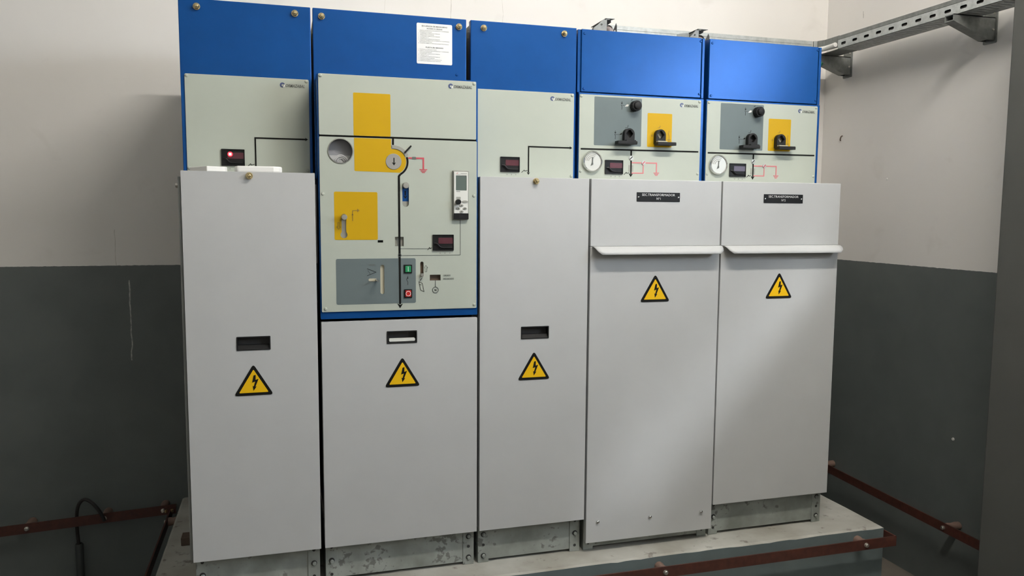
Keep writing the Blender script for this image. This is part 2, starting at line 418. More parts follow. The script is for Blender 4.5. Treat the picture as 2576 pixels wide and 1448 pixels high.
# ------------------------------------------------------------------ the room
FZ, XW, YW, XL, YF, CZ = -0.085, 2.7516, 0.90, -2.3, -4.2, 3.35
WY0, WY1, WZ0, WZ1 = -2.80, -0.95, 1.88, 2.46         # strip window high in the right wall
bm = BM(); box(bm, XL-0.2, XW+0.2, YF-0.2, YW+0.2, FZ-0.15, FZ); struct('floor', bm, 'floor_concrete')
bm = BM(); box(bm, XL-0.2, XW+0.2, YF-0.2, YW+0.2, CZ, CZ+0.15); struct('ceiling', bm, 'ceiling_paint')
bm = BM(); box(bm, XL-0.2, XW+0.2, YW, YW+0.2, FZ, CZ); struct('wall_back', bm, 'wall_back_paint')
bm = BM(); box(bm, XL-0.2, XL, YF, YW, FZ, CZ); struct('wall_left', bm, 'wall_plain')
bm = BM(); box(bm, XL-0.2, XW+0.2, YF-0.2, YF, FZ, CZ); struct('wall_front', bm, 'wall_plain')
bm = BM()
fyz = lambda p, q, d: (d, p, q)
plate(bm, [(YF, FZ), (YW, FZ), (YW, CZ), (YF, CZ)], XW, XW+0.12, [[(WY0, WZ0), (WY1, WZ0), (WY1, WZ1), (WY0, WZ1)]], f=fyz)
struct('wall_right', bm, 'wall_right_paint')
bm = BM(); plate(bm, rrect(WY0, WY1, WZ0, WZ1), XW+0.08, XW+0.115, [rrect(WY0+0.02, WY1-0.02, WZ0+0.02, WZ1-0.02)], f=fyz); wi = struct('window_1', bm, 'leaf_paint', label='strip window high in the right-hand wall')
bm = BM(); box(bm, XW+0.096, XW+0.100, WY0+0.015, WY1-0.015, WZ0+0.015, WZ1-0.015); obj('pane', bm, 'pane_glass', wi)
bm = BM(); box(bm, XW+0.12, XW+0.65, WY0-0.6, WY1+0.4, 2.775, 2.86); struct('added_canopy', bm, 'plinth_front', label='unseen canopy added above the strip window to block part of the daylight')  # added out of view; blocks the high sky and narrows the sun to a band
pl = D.lights.new('window_portal', 'AREA'); pl.shape = 'RECTANGLE'; pl.size = WZ1-WZ0; pl.size_y = WY1-WY0; pl.cycles.is_portal = True
po = D.objects.new('window_portal', pl); COL.objects.link(po); po.location = (XW+0.075, (WY0+WY1)/2, (WZ0+WZ1)/2); po.rotation_euler = (0, math.radians(90), 0)
bm = BM(); plate(bm, rrect(-2.10, -1.165, FZ+0.002, 1.82, 0.003), XW-0.012, XW-0.0005, f=fyz); struct('door_2', bm, 'leaf_paint', bevel=0.002, label='closed grey door below the strip window')
# open door leaf, hinged on the far jamb, swung back towards the wall
A = Vector((2.500, -0.318)); H = Vector((2.742, -1.155)); dv = (H-A).normalized(); nv = Vector((-dv.y, dv.x))
if nv.x < 0: nv = -nv
def leafmap(u, z, d): q = A+dv*u+nv*d; return (q.x, q.y, z)
bm = BM(); plate(bm, rrect(0, (H-A).length, FZ+0.012, 2.24, 0.004), 0.0, 0.04, f=leafmap)
o = struct('door_1', bm, 'leaf_paint', bevel=0.0035, label='plain dark grey steel door leaf standing open at the right edge')
bm = BM(); plate(bm, rrect(0.05, 0.82, 0.15, 2.0, 0.01), 0.04, 0.046, f=leafmap); obj('leaf_panel', bm, 'leaf_paint', o)
for zz in (0.25, 1.1, 1.95):
    bm = BM(); q = H+Vector((-0.012, -0.012)); cyl(bm, (q.x, q.y, zz), (q.x, q.y, zz+0.10), 0.009, n=10); obj('hinge', bm, 'leaf_paint', o)

# concrete plinth, its front painted grey
PZ, PX0, PX1, PY0 = 0.281, -0.135, 2.330, -0.074
bm = BM()
nx, ny = 90, 26
def pz(x, y):
    e = 0.0
    if abs(y-PY0) < 1e-4 or abs(x-PX1) < 1e-4 or abs(x-PX0) < 1e-4: e = -0.004-0.004*max(0, noise.noise(Vector((x*9, y*9, 3.1))))-0.010*max(0, noise.noise(Vector((x*23, y*23, 1.7)))-0.35)
    return PZ+0.0012*noise.noise(Vector((x*6, y*6, 0)))+e
ys = [PY0, PY0+0.008]+[PY0+0.02+(YW-PY0-0.02)*i/ny for i in range(ny+1)]
xs = [PX0, PX0+0.008]+[PX0+0.02+(PX1-PX0-0.04)*i/nx for i in range(nx+1)]+[PX1-0.008, PX1]
G = [[bm.verts.new((x, y, pz(x, y))) for x in xs] for y in ys]
for i in range(len(ys)-1):
    for j in range(len(xs)-1):
        bm.faces.new((G[i][j], G[i][j+1], G[i+1][j+1], G[i+1][j])).material_index = 0
bot = {}
def bv(v):
    if v not in bot: bot[v] = bm.verts.new((v.co.x, v.co.y, FZ))
    return bot[v]
ring = G[0]+[G[i][-1] for i in range(1, len(ys))]
for a, b in zip(ring, ring[1:]): bm.faces.new((a, bv(a), bv(b), b)).material_index = 1
ring = [G[i][0] for i in range(len(ys))]
for a, b in zip(ring, ring[1:]): bm.faces.new((a, b, bv(b), bv(a))).material_index = 1
o = struct('trim_1', bm, ['plinth_top', 'plinth_front'], label='concrete plinth under the cabinets with grey painted sides')
for p in o.data.polygons: p.use_smooth = False

# ------------------------------------------------------------------ cabinets
YB = 0.130          # front of the upper blue sheet metal
def warning_sign(par, cx, zb, y=0.0):
    h, wd = 0.0905, 0.108
    def tri(cx, z0, w_, h_, r, n=4):
        pts = [Vector((cx-w_/2, z0)), Vector((cx+w_/2, z0)), Vector((cx, z0+h_))]; out = []
        for i in range(3):
            p, a, b = pts[i], pts[i-1], pts[(i+1) % 3]
            p0 = p+(a-p).normalized()*r*1.7; p1 = p+(b-p).normalized()*r*1.7
            for k in range(n+1):
                t = k/n; out.append(tuple((1-t)**2*p0+2*t*(1-t)*p+t*t*p1))
        return out
    bm = BM(); plate(bm, tri(cx, zb, wd, h, 0.006), y-0.0014, y+0.0002)
    s = obj('warning_sign', bm, 'black_ink', par)
    bm = BM(); plate(bm, tri(cx, zb+0.0080, wd-0.0275, h-0.0235, 0.002), y-0.0019, y-0.0013); obj('yellow_field', bm, 'sign_yellow', s)
    q = [(-1,41),(5,42.5),(4.5,29),(13,31.5),(3.6,10.5),(7.2,11.5),(-1.8,0),(-4.2,13.5),(-1.2,11.5),(3.2,24.5),(-5.6,22)]
    bm = BM(); plate(bm, [(cx+0.001+a*0.00096, zb+0.0135+b*0.00108) for a, b in q], y-0.0024, y-0.0018); obj('lightning_bolt', bm, 'black_ink', s)
    return s
def base(par, x0, x1, seed, zt=0.415):
    """galvanised foot frame of a cabinet"""
    rnd = random.Random(seed)
    y = 0.030
    bm = BM(); box(bm, x0+0.036, x1-0.036, y+0.003, y+0.02, PZ+0.010, zt); obj('base_panel', bm, 'galvanised', par)
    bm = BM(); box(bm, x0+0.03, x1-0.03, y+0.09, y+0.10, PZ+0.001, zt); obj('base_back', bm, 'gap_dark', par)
    for s, (a, b) in enumerate(((x0+0.003, x0+0.038), (x1-0.038, x1-0.003))):
        bm = BM(); box(bm, a, b, y, y+0.004, PZ+0.0005, zt); box(bm, a if s == 0 else b-0.004, a+0.004 if s == 0 else b, y+0.004, y+0.45, PZ+0.0005, zt)
        p = obj('base_post', bm, 'galvanised', par, bevel=0.0008)
        c = (a+b)/2
        for k, (zz, big) in enumerate(((0.387, False), (0.345, True), (0.305, False)) if (seed+s) % 3 else ((0.376, True), (0.340, False), (0.305, True))):
            place('bolt_hole', HOL if big else HOS, p, (c, y-0.0002, zz+rnd.uniform(-0.002, 0.002)))
            if big: place('base_bolt', BZN, p, (c+0.001, y, zz-0.001))
def compartment(par, x0, x1, z1):
    bm = BM(); box(bm, x0+0.010, x1-0.010, 0.0205, 0.64, 0.412, z1); obj('body', bm, 'gap_dark', par)
    # bent side returns of the front cover
    for a, b in ((x0+0.0005, x0+0.002), (x1-0.002, x1-0.0005)):
        bm = BM(); box(bm, a, b, 0.018, 0.115 if z1 > 1.2 else 0.06, 0.403, z1); obj('cover_return', bm, 'door_paint', par)
def pocket(par, x0, x1, z0, z1, grip):
    """black recessed pull in the door"""
    bm = BM()
    plate(bm, rrect(x0, x1, z0, z1, 0.002), -0.0016, 0.003, [rrect(x0+0.003, x1-0.003, z0+0.003, z1-0.003, 0.001)])
    d = 0.024
    X0, X1, Z0, Z1 = x0+0.003, x1-0.003, z0+0.003, z1-0.003
    V = lambda *p: bm.verts.new(p)
    a, b, c, e = V(X0, 0, Z0), V(X1, 0, Z0), V(X1, 0, Z1), V(X0, 0, Z1)
    m0, m1 = V(X0, 0.012, Z0+0.010), V(X1, 0.012, Z0+0.010)
    k0, k1, k2, k3 = V(X0, d, Z0+0.011), V(X1, d, Z0+0.011), V(X1, d, Z1), V(X0, d, Z1)
    for q in ((a, b, m1, m0), (m0, m1, k1, k0), (k0, k1, k2, k3), (k3, k2, c, e), (a, m0, k0, k3, e), (b, c, k2, k1, m1)): bm.faces.new(q)
    h = obj('handle', bm, 'rubber', par)
    if grip:
        bm = BM(); plate(bm, rrect(x0+0.007, x1-0.006, z0+0.006, z0+0.0150, 0.003), 0.0002, 0.010); obj('grip_bar', bm, 'relay_body', par)
    return h
def logo(par, cx, cz, y, tx0, tx1, tz):
    bm = BM()
    plate(bm, circ(cx, cz, 0.0072, 28), y-0.0006, y+0.0001, [circ(cx+0.0010, cz-0.0006, 0.0034, 18)])
    s = obj('logo', bm, mat_logo, par)
    bm = BM(); plate(bm, arc_band(cx+0.0012, cz-0.0008, 0.0034, 0.0062, -80, 30, 10), y-0.0009, y-0.0005); obj('logo_swirl', bm, 'white_print', s)
    text('lettering', 'ORMAZABAL', tx0, tz-0.0042, y, 'grey_ink', par, width=tx1-tx0, height=0.0084, shear=0.25, bold=0.02)
mat('logo_blue', (0.045, 0.065, 0.16), 0.4); mat_logo = 'logo_blue'
def indicator(par, x0, x1, z0, z1, y, screen='screen_red', lit=False, flare=True):
    """voltage presence indicator: black box with a dark window and a moulded lever"""
    bm = BM(); plate(bm, rrect(x0, x1, z0, z1, 0.0015), y-0.004, y+0.001, [rrect(x0+0.002, x1-0.002, z0+0.002, z1-0.002, 0.001)])
    plate(bm, rrect(x0+0.001, x1-0.001, z0+0.001, z1-0.001), y-0.0012, y+0.0012)
    d = obj('voltage_indicator', bm, 'black', par)
    W, Hh = x1-x0, z1-z0
    bm = BM(); plate(bm, rrect(x0+W*0.27, x1-W*0.04, z0+Hh*0.43, z0+Hh*0.80, 0.0008), y-0.0022, y-0.001); obj('screen', bm, screen, d)
    bm = BM(); P = [(x0+W*0.08, y-0.004, z0+Hh*0.44), (x0+W*0.2, y-0.006, z0+Hh*0.42), (x0+W*0.36, y-0.006, z0+Hh*0.22), (x0+W*0.62, y-0.005, z0+Hh*0.19), (x0+W*0.92, y-0.004, z0+Hh*0.19)]
    tube(bm, P, 0.0022, 8); obj('lever', bm, 'black', d, smooth=True)
    if lit:
        cx, cz = x0+W*0.38, z0+Hh*0.70
        bm = BM(); plate(bm, circ(cx, cz, 0.0072, 20), y-0.0026, y-0.002); obj('lamp', bm, 'led_red', d)
        bm = BM()
        for dx in (-0.0019, 0.0019):
            for dz in (-0.0019, 0.0019): plate(bm, rrect(cx+dx-0.0015, cx+dx+0.0015, cz+dz-0.0015, cz+dz+0.0015, 0.0005), y-0.0032, y-0.0025)
        obj('lit_digits', bm, 'led_white', d)
    for k in range(3):
        bm = BM(); lathe(bm, (x0+W*(0.36+0.23*k), y, z0-0.0075), (0, -1, 0), [(0, -0.0005), (0.0022, -0.0005), (0.0022, 0.0006), (0, 0.0008)], 10)
        obj('test_socket', bm, 'button_grey', par)
    return d
def capacitor_symbol(par, x, z, y, w_=0.020):
    bm = BM(); stroke(bm, [(x, z-0.006), (x+w_*0.45, z+0.002), (x+w_*0.55, z-0.001), (x+w_, z+0.001)], 0.0016, y); obj('mimic_symbol', bm, 'black_ink', par)
def arrow(bm, tip, ang, size, y, level=2):
    c, s = math.cos(ang), math.sin(ang)
    pts = [(0, 0), (-size, size*0.62), (-size*0.7, 0), (-size, -size*0.62)]
    plate(bm, [(tip[0]+a*c-b*s, tip[1]+a*s+b*c) for a, b in pts], y-PT*level, y)
def ground_symbol(bm, x, z, y, s=0.010):
    for k in range(3):
        plate(bm, rrect(x-s*(1-0.3*k), x+s*(1-0.3*k), z-0.0042*k-0.0013, z-0.0042*k+0.0013), y-PT*2, y)

def cabinet(x0, x1, label):
    return thing('switchgear_cabinet', label, 'switchgear', ((x0+x1)/2, 0.36, PZ), 'switchgear cabinets in the row')

def door_with_pocket(par, x0, x1, z0, z1, pk, grip=False):
    bm = BM(); hx0, hx1, hz0, hz1 = pk
    plate(bm, rrect(x0, x1, z0, z1, 0.0015, 2), 0.0, 0.020, [rrect(hx0+0.001, hx1-0.001, hz0+0.001, hz1-0.001)])
    d = obj('lower_door', bm, 'door_paint', par, bevel=0.0022)
    pocket(d, hx0, hx1, hz0, hz1, grip)
    return d
def upper_shell(par, x0, x1, zb, blue_to):
    """blue sheet front and steel sides of the top of a cabinet"""
    bm = BM(); box(bm, x0+0.004, x1-0.004, YB+0.022, 0.64, zb, 1.992); obj('upper_body', bm, 'body_steel', par)
    bm = BM(); box(bm, x0, x1, YB, YB+0.024, blue_to, 2.0005); return obj('top_cover', bm, 'blue_paint', par, bevel=0.002)

# --- narrow cabinets (first and third)
def narrow(x0, label, wx, lit, rnd):
    x1 = x0+wx
    c = cabinet(x0, x1, label)
    base(c, x0, x1, rnd)
    compartment(c, x0, x1, 1.508)
    d = door_with_pocket(c, x0, x1, 0.400, 1.5100, (x0+0.1325, x0+0.2245, 1.0075, 1.0470))
    place('hex_bolt', HEX, d, (x0+0.178, 0.0, 1.499))
    warning_sign(c, x0+0.176, 0.8770)
    bm = BM(); box(bm, x0+0.002, x1-0.002, 0.020, 0.128, 1.5035, 1.5098); obj('ledge', bm, 'door_paint', c)
    off = 0.0065 if x0 < 0.1 else 0.0
    t = upper_shell(c, x0-off, x1+0.0005, 1.512, 1.5105)
    place('hex_bolt', HEX, t, (x0+0.0425, YB, 1.9785)); place('hex_bolt', HEX, t, (x0+0.3115, YB, 1.9795))
    yp = 0.127
    bm = BM(); plate(bm, rrect(x0+0.0045, x0+0.3475, 1.512, 1.7905, 0.004), yp, YB+0.0005); p = obj('control_panel', bm, 'plate_paint', c, bevel=0.0008)
    for q in ((0.0105, 1.7850), (0.3405, 1.7845), (0.3405, 1.5235), (0.0105, 1.5235)): place('push_rivet', RIV, p, (x0+q[0], yp, q[1]))
    logo(p, x0+0.2722, 1.7713, yp, x0+0.2812, x0+0.3358, 1.7702)
    indicator(c, x0+0.0975, x0+0.1620, 1.5320, 1.5805, yp, lit=lit)
    bm = BM(); stroke(bm, [(x0+0.1925, 1.532), (x0+0.1925, 1.6150), (x0+0.337, 1.6150)], 0.0044, yp); arrow(bm, (x0+0.3425, 1.6150), 0, 0.0085, yp)
    arrow(bm, (x0+0.1925, 1.5245), -math.pi/2, 0.0085, yp)
    obj('mimic_line', bm, 'black_ink', p)
    capacitor_symbol(p, x0+0.169, 1.5375, yp)
    return c
c1 = narrow(0.0, 'switchgear cabinet at the left end with red digits lit on its display', 0.3553, True, 1)
bm = BM(); box(bm, -0.0085, -0.0015, 0.008, 0.64, 0.405, 1.494); sp = obj('side_cover', bm, 'body_steel', c1)
bm = BM(); lathe(bm, (-0.0085, 0.02, 1.470), (-1, 0, 0), [(0, -0.001), (0.008, -0.001), (0.008, 0.005), (0.006, 0.007), (0, 0.007)], 6); obj('bolt', bm, 'bolt_zinc', sp)
c3 = narrow(0.8412, 'narrow switchgear cabinet between the wide yellow-panelled one and the nameplated pair', 0.3540, False, 3)

# --- the wide breaker cabinet (second)
X0, X1 = 0.3661, 0.8332
c2 = cabinet(X0, X1, 'switchgear cabinet with yellow panels, grey relay and green and red push buttons')
base(c2, X0, X1, 2)
compartment(c2, X0, X1, 1.076)
d2 = door_with_pocket(c2, X0+0.0008, X1-0.0005, 0.400, 1.0805, (0.5555, 0.6463, 1.0100, 1.0478), True)
warning_sign(c2, 0.6015, 0.8782)
t2 = upper_shell(c2, 0.3620, 0.8277, 1.5, 1.5)
place('hex_bolt', HEX, t2, (0.3878, YB, 1.9772)); place('hex_bolt', HEX, t2, (0.8040, YB, 1.9765)); place('blue_screw', SCB, t2, (0.7970, YB, 1.8300))
# taped instruction sheet
bm = BM(); plate(bm, rrect(0.6712, 0.7822, 1.8575, 1.9795, 0.004), YB-0.0012, YB+0.0002); nb = obj('instruction_sheet', bm, 'paper', c2)
bm = BM(); yn = YB-0.0016
text_into(bm, 'SECUENCIA DE MANIOBRAS', 0.7265, 1.9690, yn, width=0.080, height=0.0040, align='C', bold=0.02)
text_into(bm, 'ACCESO A CELDAS', 0.7265, 1.9620, yn, width=0.049, height=0.0038, align='C', bold=0.02)
L1 = ['1.- ABRIR EL INTERRUPTOR AUTOMATICO Y COMPROBAR', '     INDICADOR DE ESTADO', '2.- COMPROBAR AUSENCIA DE TENSION', '3.- ABRIR EL SECCIONADOR',
      '4.- COMPROBAR AUSENCIA DE TENSION', '5.- PONER P.A.T.', '6.- COMPROBAR AUSENCIA DE TENSION', '7.- CERRAR EL INTERRUPTOR AUTOMATICO Y COMPROBAR',
      '     INDICADOR DE ESTADO', '8.- PODEMOS ABRIR LA TAPA DE ACCESO Y EXTRAERLA']
L2 = ['1.- MONTAR LA TAPA DE ACCESO', '2.- ABRIR EL INTERRUPTOR AUTOMATICO Y COMPROBAR', '     INDICADOR DE ESTADO', '3.- COMPROBAR AUSENCIA DE TENSION', '4.- ABRIR P.A.T.',
      '5.- COMPROBAR AUSENCIA DE TENSION', '6.- CERRAR EL SECCIONADOR', '7.- CERRAR EL INTERRUPTOR AUTOMATICO', '8.- VERIFICAR PRESENCIA DE TENSION']
for i, s in enumerate(L1): text_into(bm, s, 0.6760+(0.004 if s[0] == ' ' else 0), 1.9566-i*0.00425, yn, height=0.0023, width=len(s.strip())*0.00203)
text_into(bm, 'PUESTA EN SERVICIO', 0.7265, 1.9055, yn, width=0.055, height=0.0038, align='C', bold=0.02)
for i, s in enumerate(L2): text_into(bm, s, 0.6760+(0.004 if s[0] == ' ' else 0), 1.8998-i*0.00430, yn, height=0.0023, width=len(s.strip())*0.00203)
obj('lettering', bm, 'grey_ink', nb)
# blue control box, open at the front, behind two plates
YP = 0.004
bm = BM(); plate(bm, rrect(0.3655, 0.8350, 1.0885, 1.7945, 0.003), YP+0.004, YB+0.03, [rrect(0.3725, 0.8275, 1.1090, 1.7875, 0.002)])
cb = obj('control_box', bm, 'blue_paint', c2, bevel=0.0025)
bm = BM(); box(bm, 0.374, 0.8265, 0.060, 0.066, 1.112, 1.786); obj('box_back', bm, 'gap_dark', cb)
bm = BM(); plate(bm, rrect(0.3692, 0.8292, 1.6195, 1.7905, 0.003), YP, YP+0.004); up = obj('upper_plate', bm, 'plate_paint', c2, bevel=0.0008)
slot_blue = capsule(0.6152, 1.4165, 1.4885, 0.0097)
slot_y = [(x, z) for x, z in capsule(0.4352, 1.334, 1.3940, 0.0066)]
big_y = circ(0.4350, 1.3345, 0.0100, 20)
slot_key = [(0.4350+0.0100*math.cos(a), 1.3345+0.0100*math.sin(a)) for a in [math.radians(130+(410-130)*i/18) for i in range(19)]]+[(0.4418, 1.389)]+[(0.4352+0.0066*math.cos(math.radians(180*i/8)), 1.389+0.0066*math.sin(math.radians(180*i/8))) for i in range(1, 9)]
slot2 = capsule(0.6628, 1.2078, 1.2542, 0.0050)
slot_b = capsule(0.5446, 1.1590, 1.2460, 0.0060)
win = circ(0.4282, 1.5748, 0.0345, 36)
rect1 = rrect(0.6865, 0.7195, 1.1965, 1.2140)
sq = rrect(0.5825, 0.6085, 1.3005, 1.3280)
small = rrect(0.5320, 0.5480, 1.3115, 1.3185)
bm = BM(); plate(bm, rrect(0.3692, 0.8312, 1.1100, 1.6145, 0.003), YP, YP+0.004, [win, slot_blue, slot_key, slot2, slot_b, rect1, sq, small])
lp = obj('lower_plate', bm, 'plate_paint', c2)
bm = BM(); box(bm, 0.3692, 0.8300, YP+0.003, YP+0.0045, 1.6135, 1.6205); obj('bus_groove', bm, 'black_ink', c2)
# backs of the openings
def backing(name, pts_bounds, y, m):
    x0, x1, z0, z1 = pts_bounds; bm = BM(); box(bm, x0, x1, y, y+0.002, z0, z1); return obj(name, bm, m, lp)
backing('slot_back', (0.604, 0.627, 1.433, 1.49), YP+0.007, 'blue_paint'); backing('slot_back', (0.604, 0.627, 1.41, 1.433), YP+0.007, 'button_grey')
backing('slot_back', (0.423, 0.447, 1.32, 1.398), YP+0.006, 'steel_knob'); backing('slot_back', (0.656, 0.670, 1.205, 1.257), YP+0.008, 'brown_slot')
backing('slot_back', (0.537, 0.552, 1.156, 1.249), YP+0.005, 'beige'); backing('slot_back', (0.684, 0.722, 1.194, 1.217), YP+0.009, 'brown_slot')
backing('slot_back', (0.580, 0.611, 1.298, 1.331), YP+0.007, 'button_grey'); backing('slot_back', (0.53, 0.55, 1.310, 1.320), YP+0.010, 'black')
# round manometer window
cx, cz = 0.4282, 1.5748
bm = BM(); lathe(bm, (cx, YP, cz), (0, -1, 0), [(0.0345, -0.001), (0.0365, -0.001), (0.0365, 0.0012), (0.0340, 0.0016), (0.0335, -0.004)], 40); wn = obj('sight_window', bm, 'relay_rim', c2, smooth=True)
bm = BM(); lathe(bm, (cx, YP, cz), (0, 1, 0), [(0.0343, 0.003), (0.0343, 0.024), (0.0, 0.024)], 40); obj('window_cup', bm, 'window_dark', wn, smooth=True)
for k in range(4):
    bm = BM(); plate(bm, arc_band(cx+0.002, cz-0.030, 0.0045+0.0046*k, 0.0075+0.0046*k, 15, 165, 16) if k else circ(cx+0.002, cz-0.030+0.002, 0.004, 12), YP+0.021-0.002*k, YP+0.0225-0.002*k)
    obj('gauge_ring', bm, 'window_mid', wn)
bm = BM(); plate(bm, [(cx+0.0325*math.cos(a), cz+0.0325*math.sin(a)) for a in [math.radians(200+140*i/16) for i in range(17)]], YP+0.0225, YP+0.0235); obj('gauge_face', bm, 'window_mid', wn)
# printed areas
pprint('yellow_area', rrect(0.4660, 0.5725, 1.6200, 1.7416, 0.003), YP, 'yellow', up)
bm = BM()
hub = (0.5803, 1.5482)
out = [(0.4670, 1.6135), (0.4672, 1.5215), (0.4680, 1.5196), (0.4700, 1.5188)]+[(hub[0]+0.0368*math.cos(math.radians(a)), hub[1]+0.0368*math.sin(math.radians(a))) for a in range(-60, 101, 8)]+[(0.5735, 1.586), (0.5732, 1.6135)]
plate(bm, out, YP-PT, YP+0.0001); obj('yellow_area', bm, 'yellow', lp)
pprint('yellow_area', rrect(0.4082, 0.5325, 1.3196, 1.4588, 0.004), YP, 'yellow', lp, holes=[slot_key])
pprint('grey_area', rrect(0.4108, 0.6440, 1.1304, 1.2646, 0.005), YP, 'panel_grey', lp, holes=[slot_b])
# selector
bm = BM(); lathe(bm, (hub[0], YP, hub[1]), (0, -1, 0), [(0, -0.001), (0.0232, -0.001), (0.0232, 0.0012), (0.0222, 0.002), (0, 0.002)], 36); sel = obj('selector_disc', bm, 'silver_disc', c2, smooth=True)
bm = BM(); stroke(bm, [(hub[0]+0.001, hub[1]+0.011), (hub[0]+0.001, hub[1]-0.004)], 0.0028, YP-0.0018, 2); arrow(bm, (hub[0]+0.001, hub[1]-0.011), -math.pi/2, 0.009, YP-0.0018); obj('arrow_mark', bm, 'black_ink', sel)
bm = BM(); plate(bm, arc_band(hub[0], hub[1], 0.0375, 0.0480, 97, 25, 14), YP-0.0025, YP); ga = obj('arc_cover', bm, 'button_grey', c2, bevel=0.0006)
bm = BM(); plate(bm, [(0.6110, 1.5765), (0.6145, 1.5730), (0.6335, 1.5935), (0.6305, 1.5970)], YP-0.006, YP-0.002); obj('pointer', bm, 'black', ga)
bm = BM()
plate(bm, arc_band(hub[0], hub[1], 0.0385, 0.0440, 20, -62, 14), YP-PT*2, YP)
stroke(bm, [(0.5792, 1.6145), (0.5790, 1.588)], 0.0055, YP)
stroke(bm, [(0.5995, 1.5115), (0.5955, 1.506), (0.5965, 1.128)], 0.0062, YP)
arrow(bm, (0.5968, 1.1160), -math.pi/2, 0.0135, YP)
obj('mimic_line', bm, 'black_ink', lp)
bm = BM(); stroke(bm, [(0.6240, 1.5598), (0.6684, 1.5600), (0.6684, 1.528)], 0.0046, YP); obj('mimic_line', bm, 'red_ink', lp)
bm = BM(); ground_symbol(bm, 0.6684, 1.527, YP, 0.0115); obj('ground_symbol', bm, 'red_ink', lp)
bm = BM(); plate(bm, rrect(0.6345, 0.6465, 1.5565, 1.5635, 0.0015), YP-0.0011, YP); obj('fuse_symbol', bm, 'grey_ink', lp)
bm = BM()
stroke(bm, [(0.5995, 1.2931), (0.6900, 1.2926)], 0.0012, YP); stroke(bm, [(0.5995, 1.2730), (0.7804, 1.2732), (0.7804, 1.3795)], 0.0012, YP)
obj('signal_line', bm, 'grey_ink', lp); capacitor_symbol(lp, 0.6800, 1.2945, YP, 0.013)
bm = BM(); stroke(bm, circ(0.5965, 1.2735, 0.0045, 14), 0.0011, YP, 3, closed=True); obj('transformer_symbol', bm, 'grey_ink', lp)
# sliders and knobs
def knob(name, x, z, y, r, h, m, par):
    bm = BM(); lathe(bm, (x, y, z), (0, -1, 0), [(0, -0.004), (r, -0.004), (r, h*0.7), (r*0.88, h), (0, h)], 22); return obj(name, bm, m, par, smooth=True)
knob('slider_knob', 0.6152, 1.4795, YP, 0.0092, 0.012, 'steel_knob', c2)
bm = BM(); stroke(bm, [(0.6150, 1.4640), (0.6150, 1.450)], 0.0034, YP+0.0068, 1); arrow(bm, (0.6150, 1.4405), -math.pi/2, 0.0095, YP+0.0068, 1); obj('arrow_mark', bm, 'black_ink', lp)
knob('interlock_knob', 0.4354, 1.3857, YP, 0.0086, 0.026, 'steel_knob', c2)
knob('spring_knob', 0.6625, 1.2145, YP, 0.0050, 0.012, 'steel_knob', c2)
bm = BM(); plate(bm, capsule(0, -0.0135, 0.0135, 0.0040), YP-0.0012, YP, f=lambda p, q, d: (0.5175+q, d, 1.2018+p)); lv = obj('lever_slot', bm, 'beige', c2)
bm = BM(); cyl(bm, (0.5275, YP, 1.2020), (0.5275, YP-0.040, 1.2020), 0.0036, 0.0036, 12); obj('lever_pin', bm, 'chrome', lv, smooth=True)
# small printed signs
bm = BM(); stroke(bm, [(0.4601, 1.3745), (0.4601, 1.3900), (0.4604, 1.4045), (0.4745, 1.4050)], 0.0013, YP, 2); arrow(bm, (0.4601, 1.3960), math.pi/2, 0.005, YP)
for k in range(3): stroke(bm, [(0.4745+0.0022*k, 1.4050-0.0048+0.0015*k), (0.4745+0.0022*k, 1.4050+0.0048-0.0015*k)], 0.0011, YP)
obj('earthing_symbol', bm, 'brown_slot', lp)
def outline_arrow(x, z, s, up_, m):
    k = 1 if up_ else -1
    pts = [(-1, -4), (1, -4), (1, 1), (2.3, 1), (0, 4), (-2.3, 1), (-1, 1)]
    bm = BM(); stroke(bm, [(x+a*s, z+k*b*s) for a, b in pts], 0.0008, YP, 2, closed=True); obj('arrow_symbol', bm, m, lp)
outline_arrow(0.4200, 1.3600, 0.0024, False, 'brown_slot'); outline_arrow(0.6750, 1.2330, 0.0024, True, 'grey_ink')
bm = BM(); stroke(bm, [(0.5000, 1.2350), (0.5260, 1.2245), (0.5000, 1.2140)], 0.0013, YP, 2); stroke(bm, [(0.5020, 1.2300), (0.5060, 1.2240), (0.5090, 1.2190)], 0.0007, YP, 2); obj('spring_symbol', bm, 'black_ink', lp)
text('lettering', 'CARGADO', 0.5145, 1.2440, YP, 'grey_ink', lp, width=0.0195, height=0.0045, align='C', bold=0.02)
bm = BM(); stroke(bm, [(0.6195, 1.1845), (0.6200, 1.1930), (0.6165, 1.2010), (0.6195, 1.2060), (0.6195, 1.2115)], 0.0011, YP, 2); arrow(bm, (0.6195, 1.2085), math.pi/2, 0.005, YP); obj('breaker_symbol', bm, 'black_ink', lp)
for cz_, m, nm in ((1.2327, 'green', 'push_button'), (1.1592, 'red', 'push_button')):
    bm = BM(); plate(bm, rrect(0.6085, 0.6325, cz_-0.0127, cz_+0.0127, 0.001), YP-0.003, YP+0.0005, [rrect(0.6118, 0.6293, cz_-0.0095, cz_+0.0095, 0.0005)]); pb = obj(nm, bm, 'black', c2)
    pb['label'] = ('green' if m == 'green' else 'red')+' square push button in a black frame'
    bm = BM(); plate(bm, rrect(0.6120, 0.6291, cz_-0.0093, cz_+0.0093, 0.001), YP-0.0055, YP); obj('button_cap', bm, m, pb, bevel=0.0008)
    bm = BM()
    if m == 'green': plate(bm, rrect(0.6198, 0.6213, cz_-0.007, cz_+0.007), YP-0.0062, YP-0.0054)
    else: plate(bm, circ(0.6205, cz_, 0.0077, 24), YP-0.0062, YP-0.0054, [circ(0.6205, cz_, 0.0062, 20)])
    obj('button_mark', bm, 'white_print', pb)
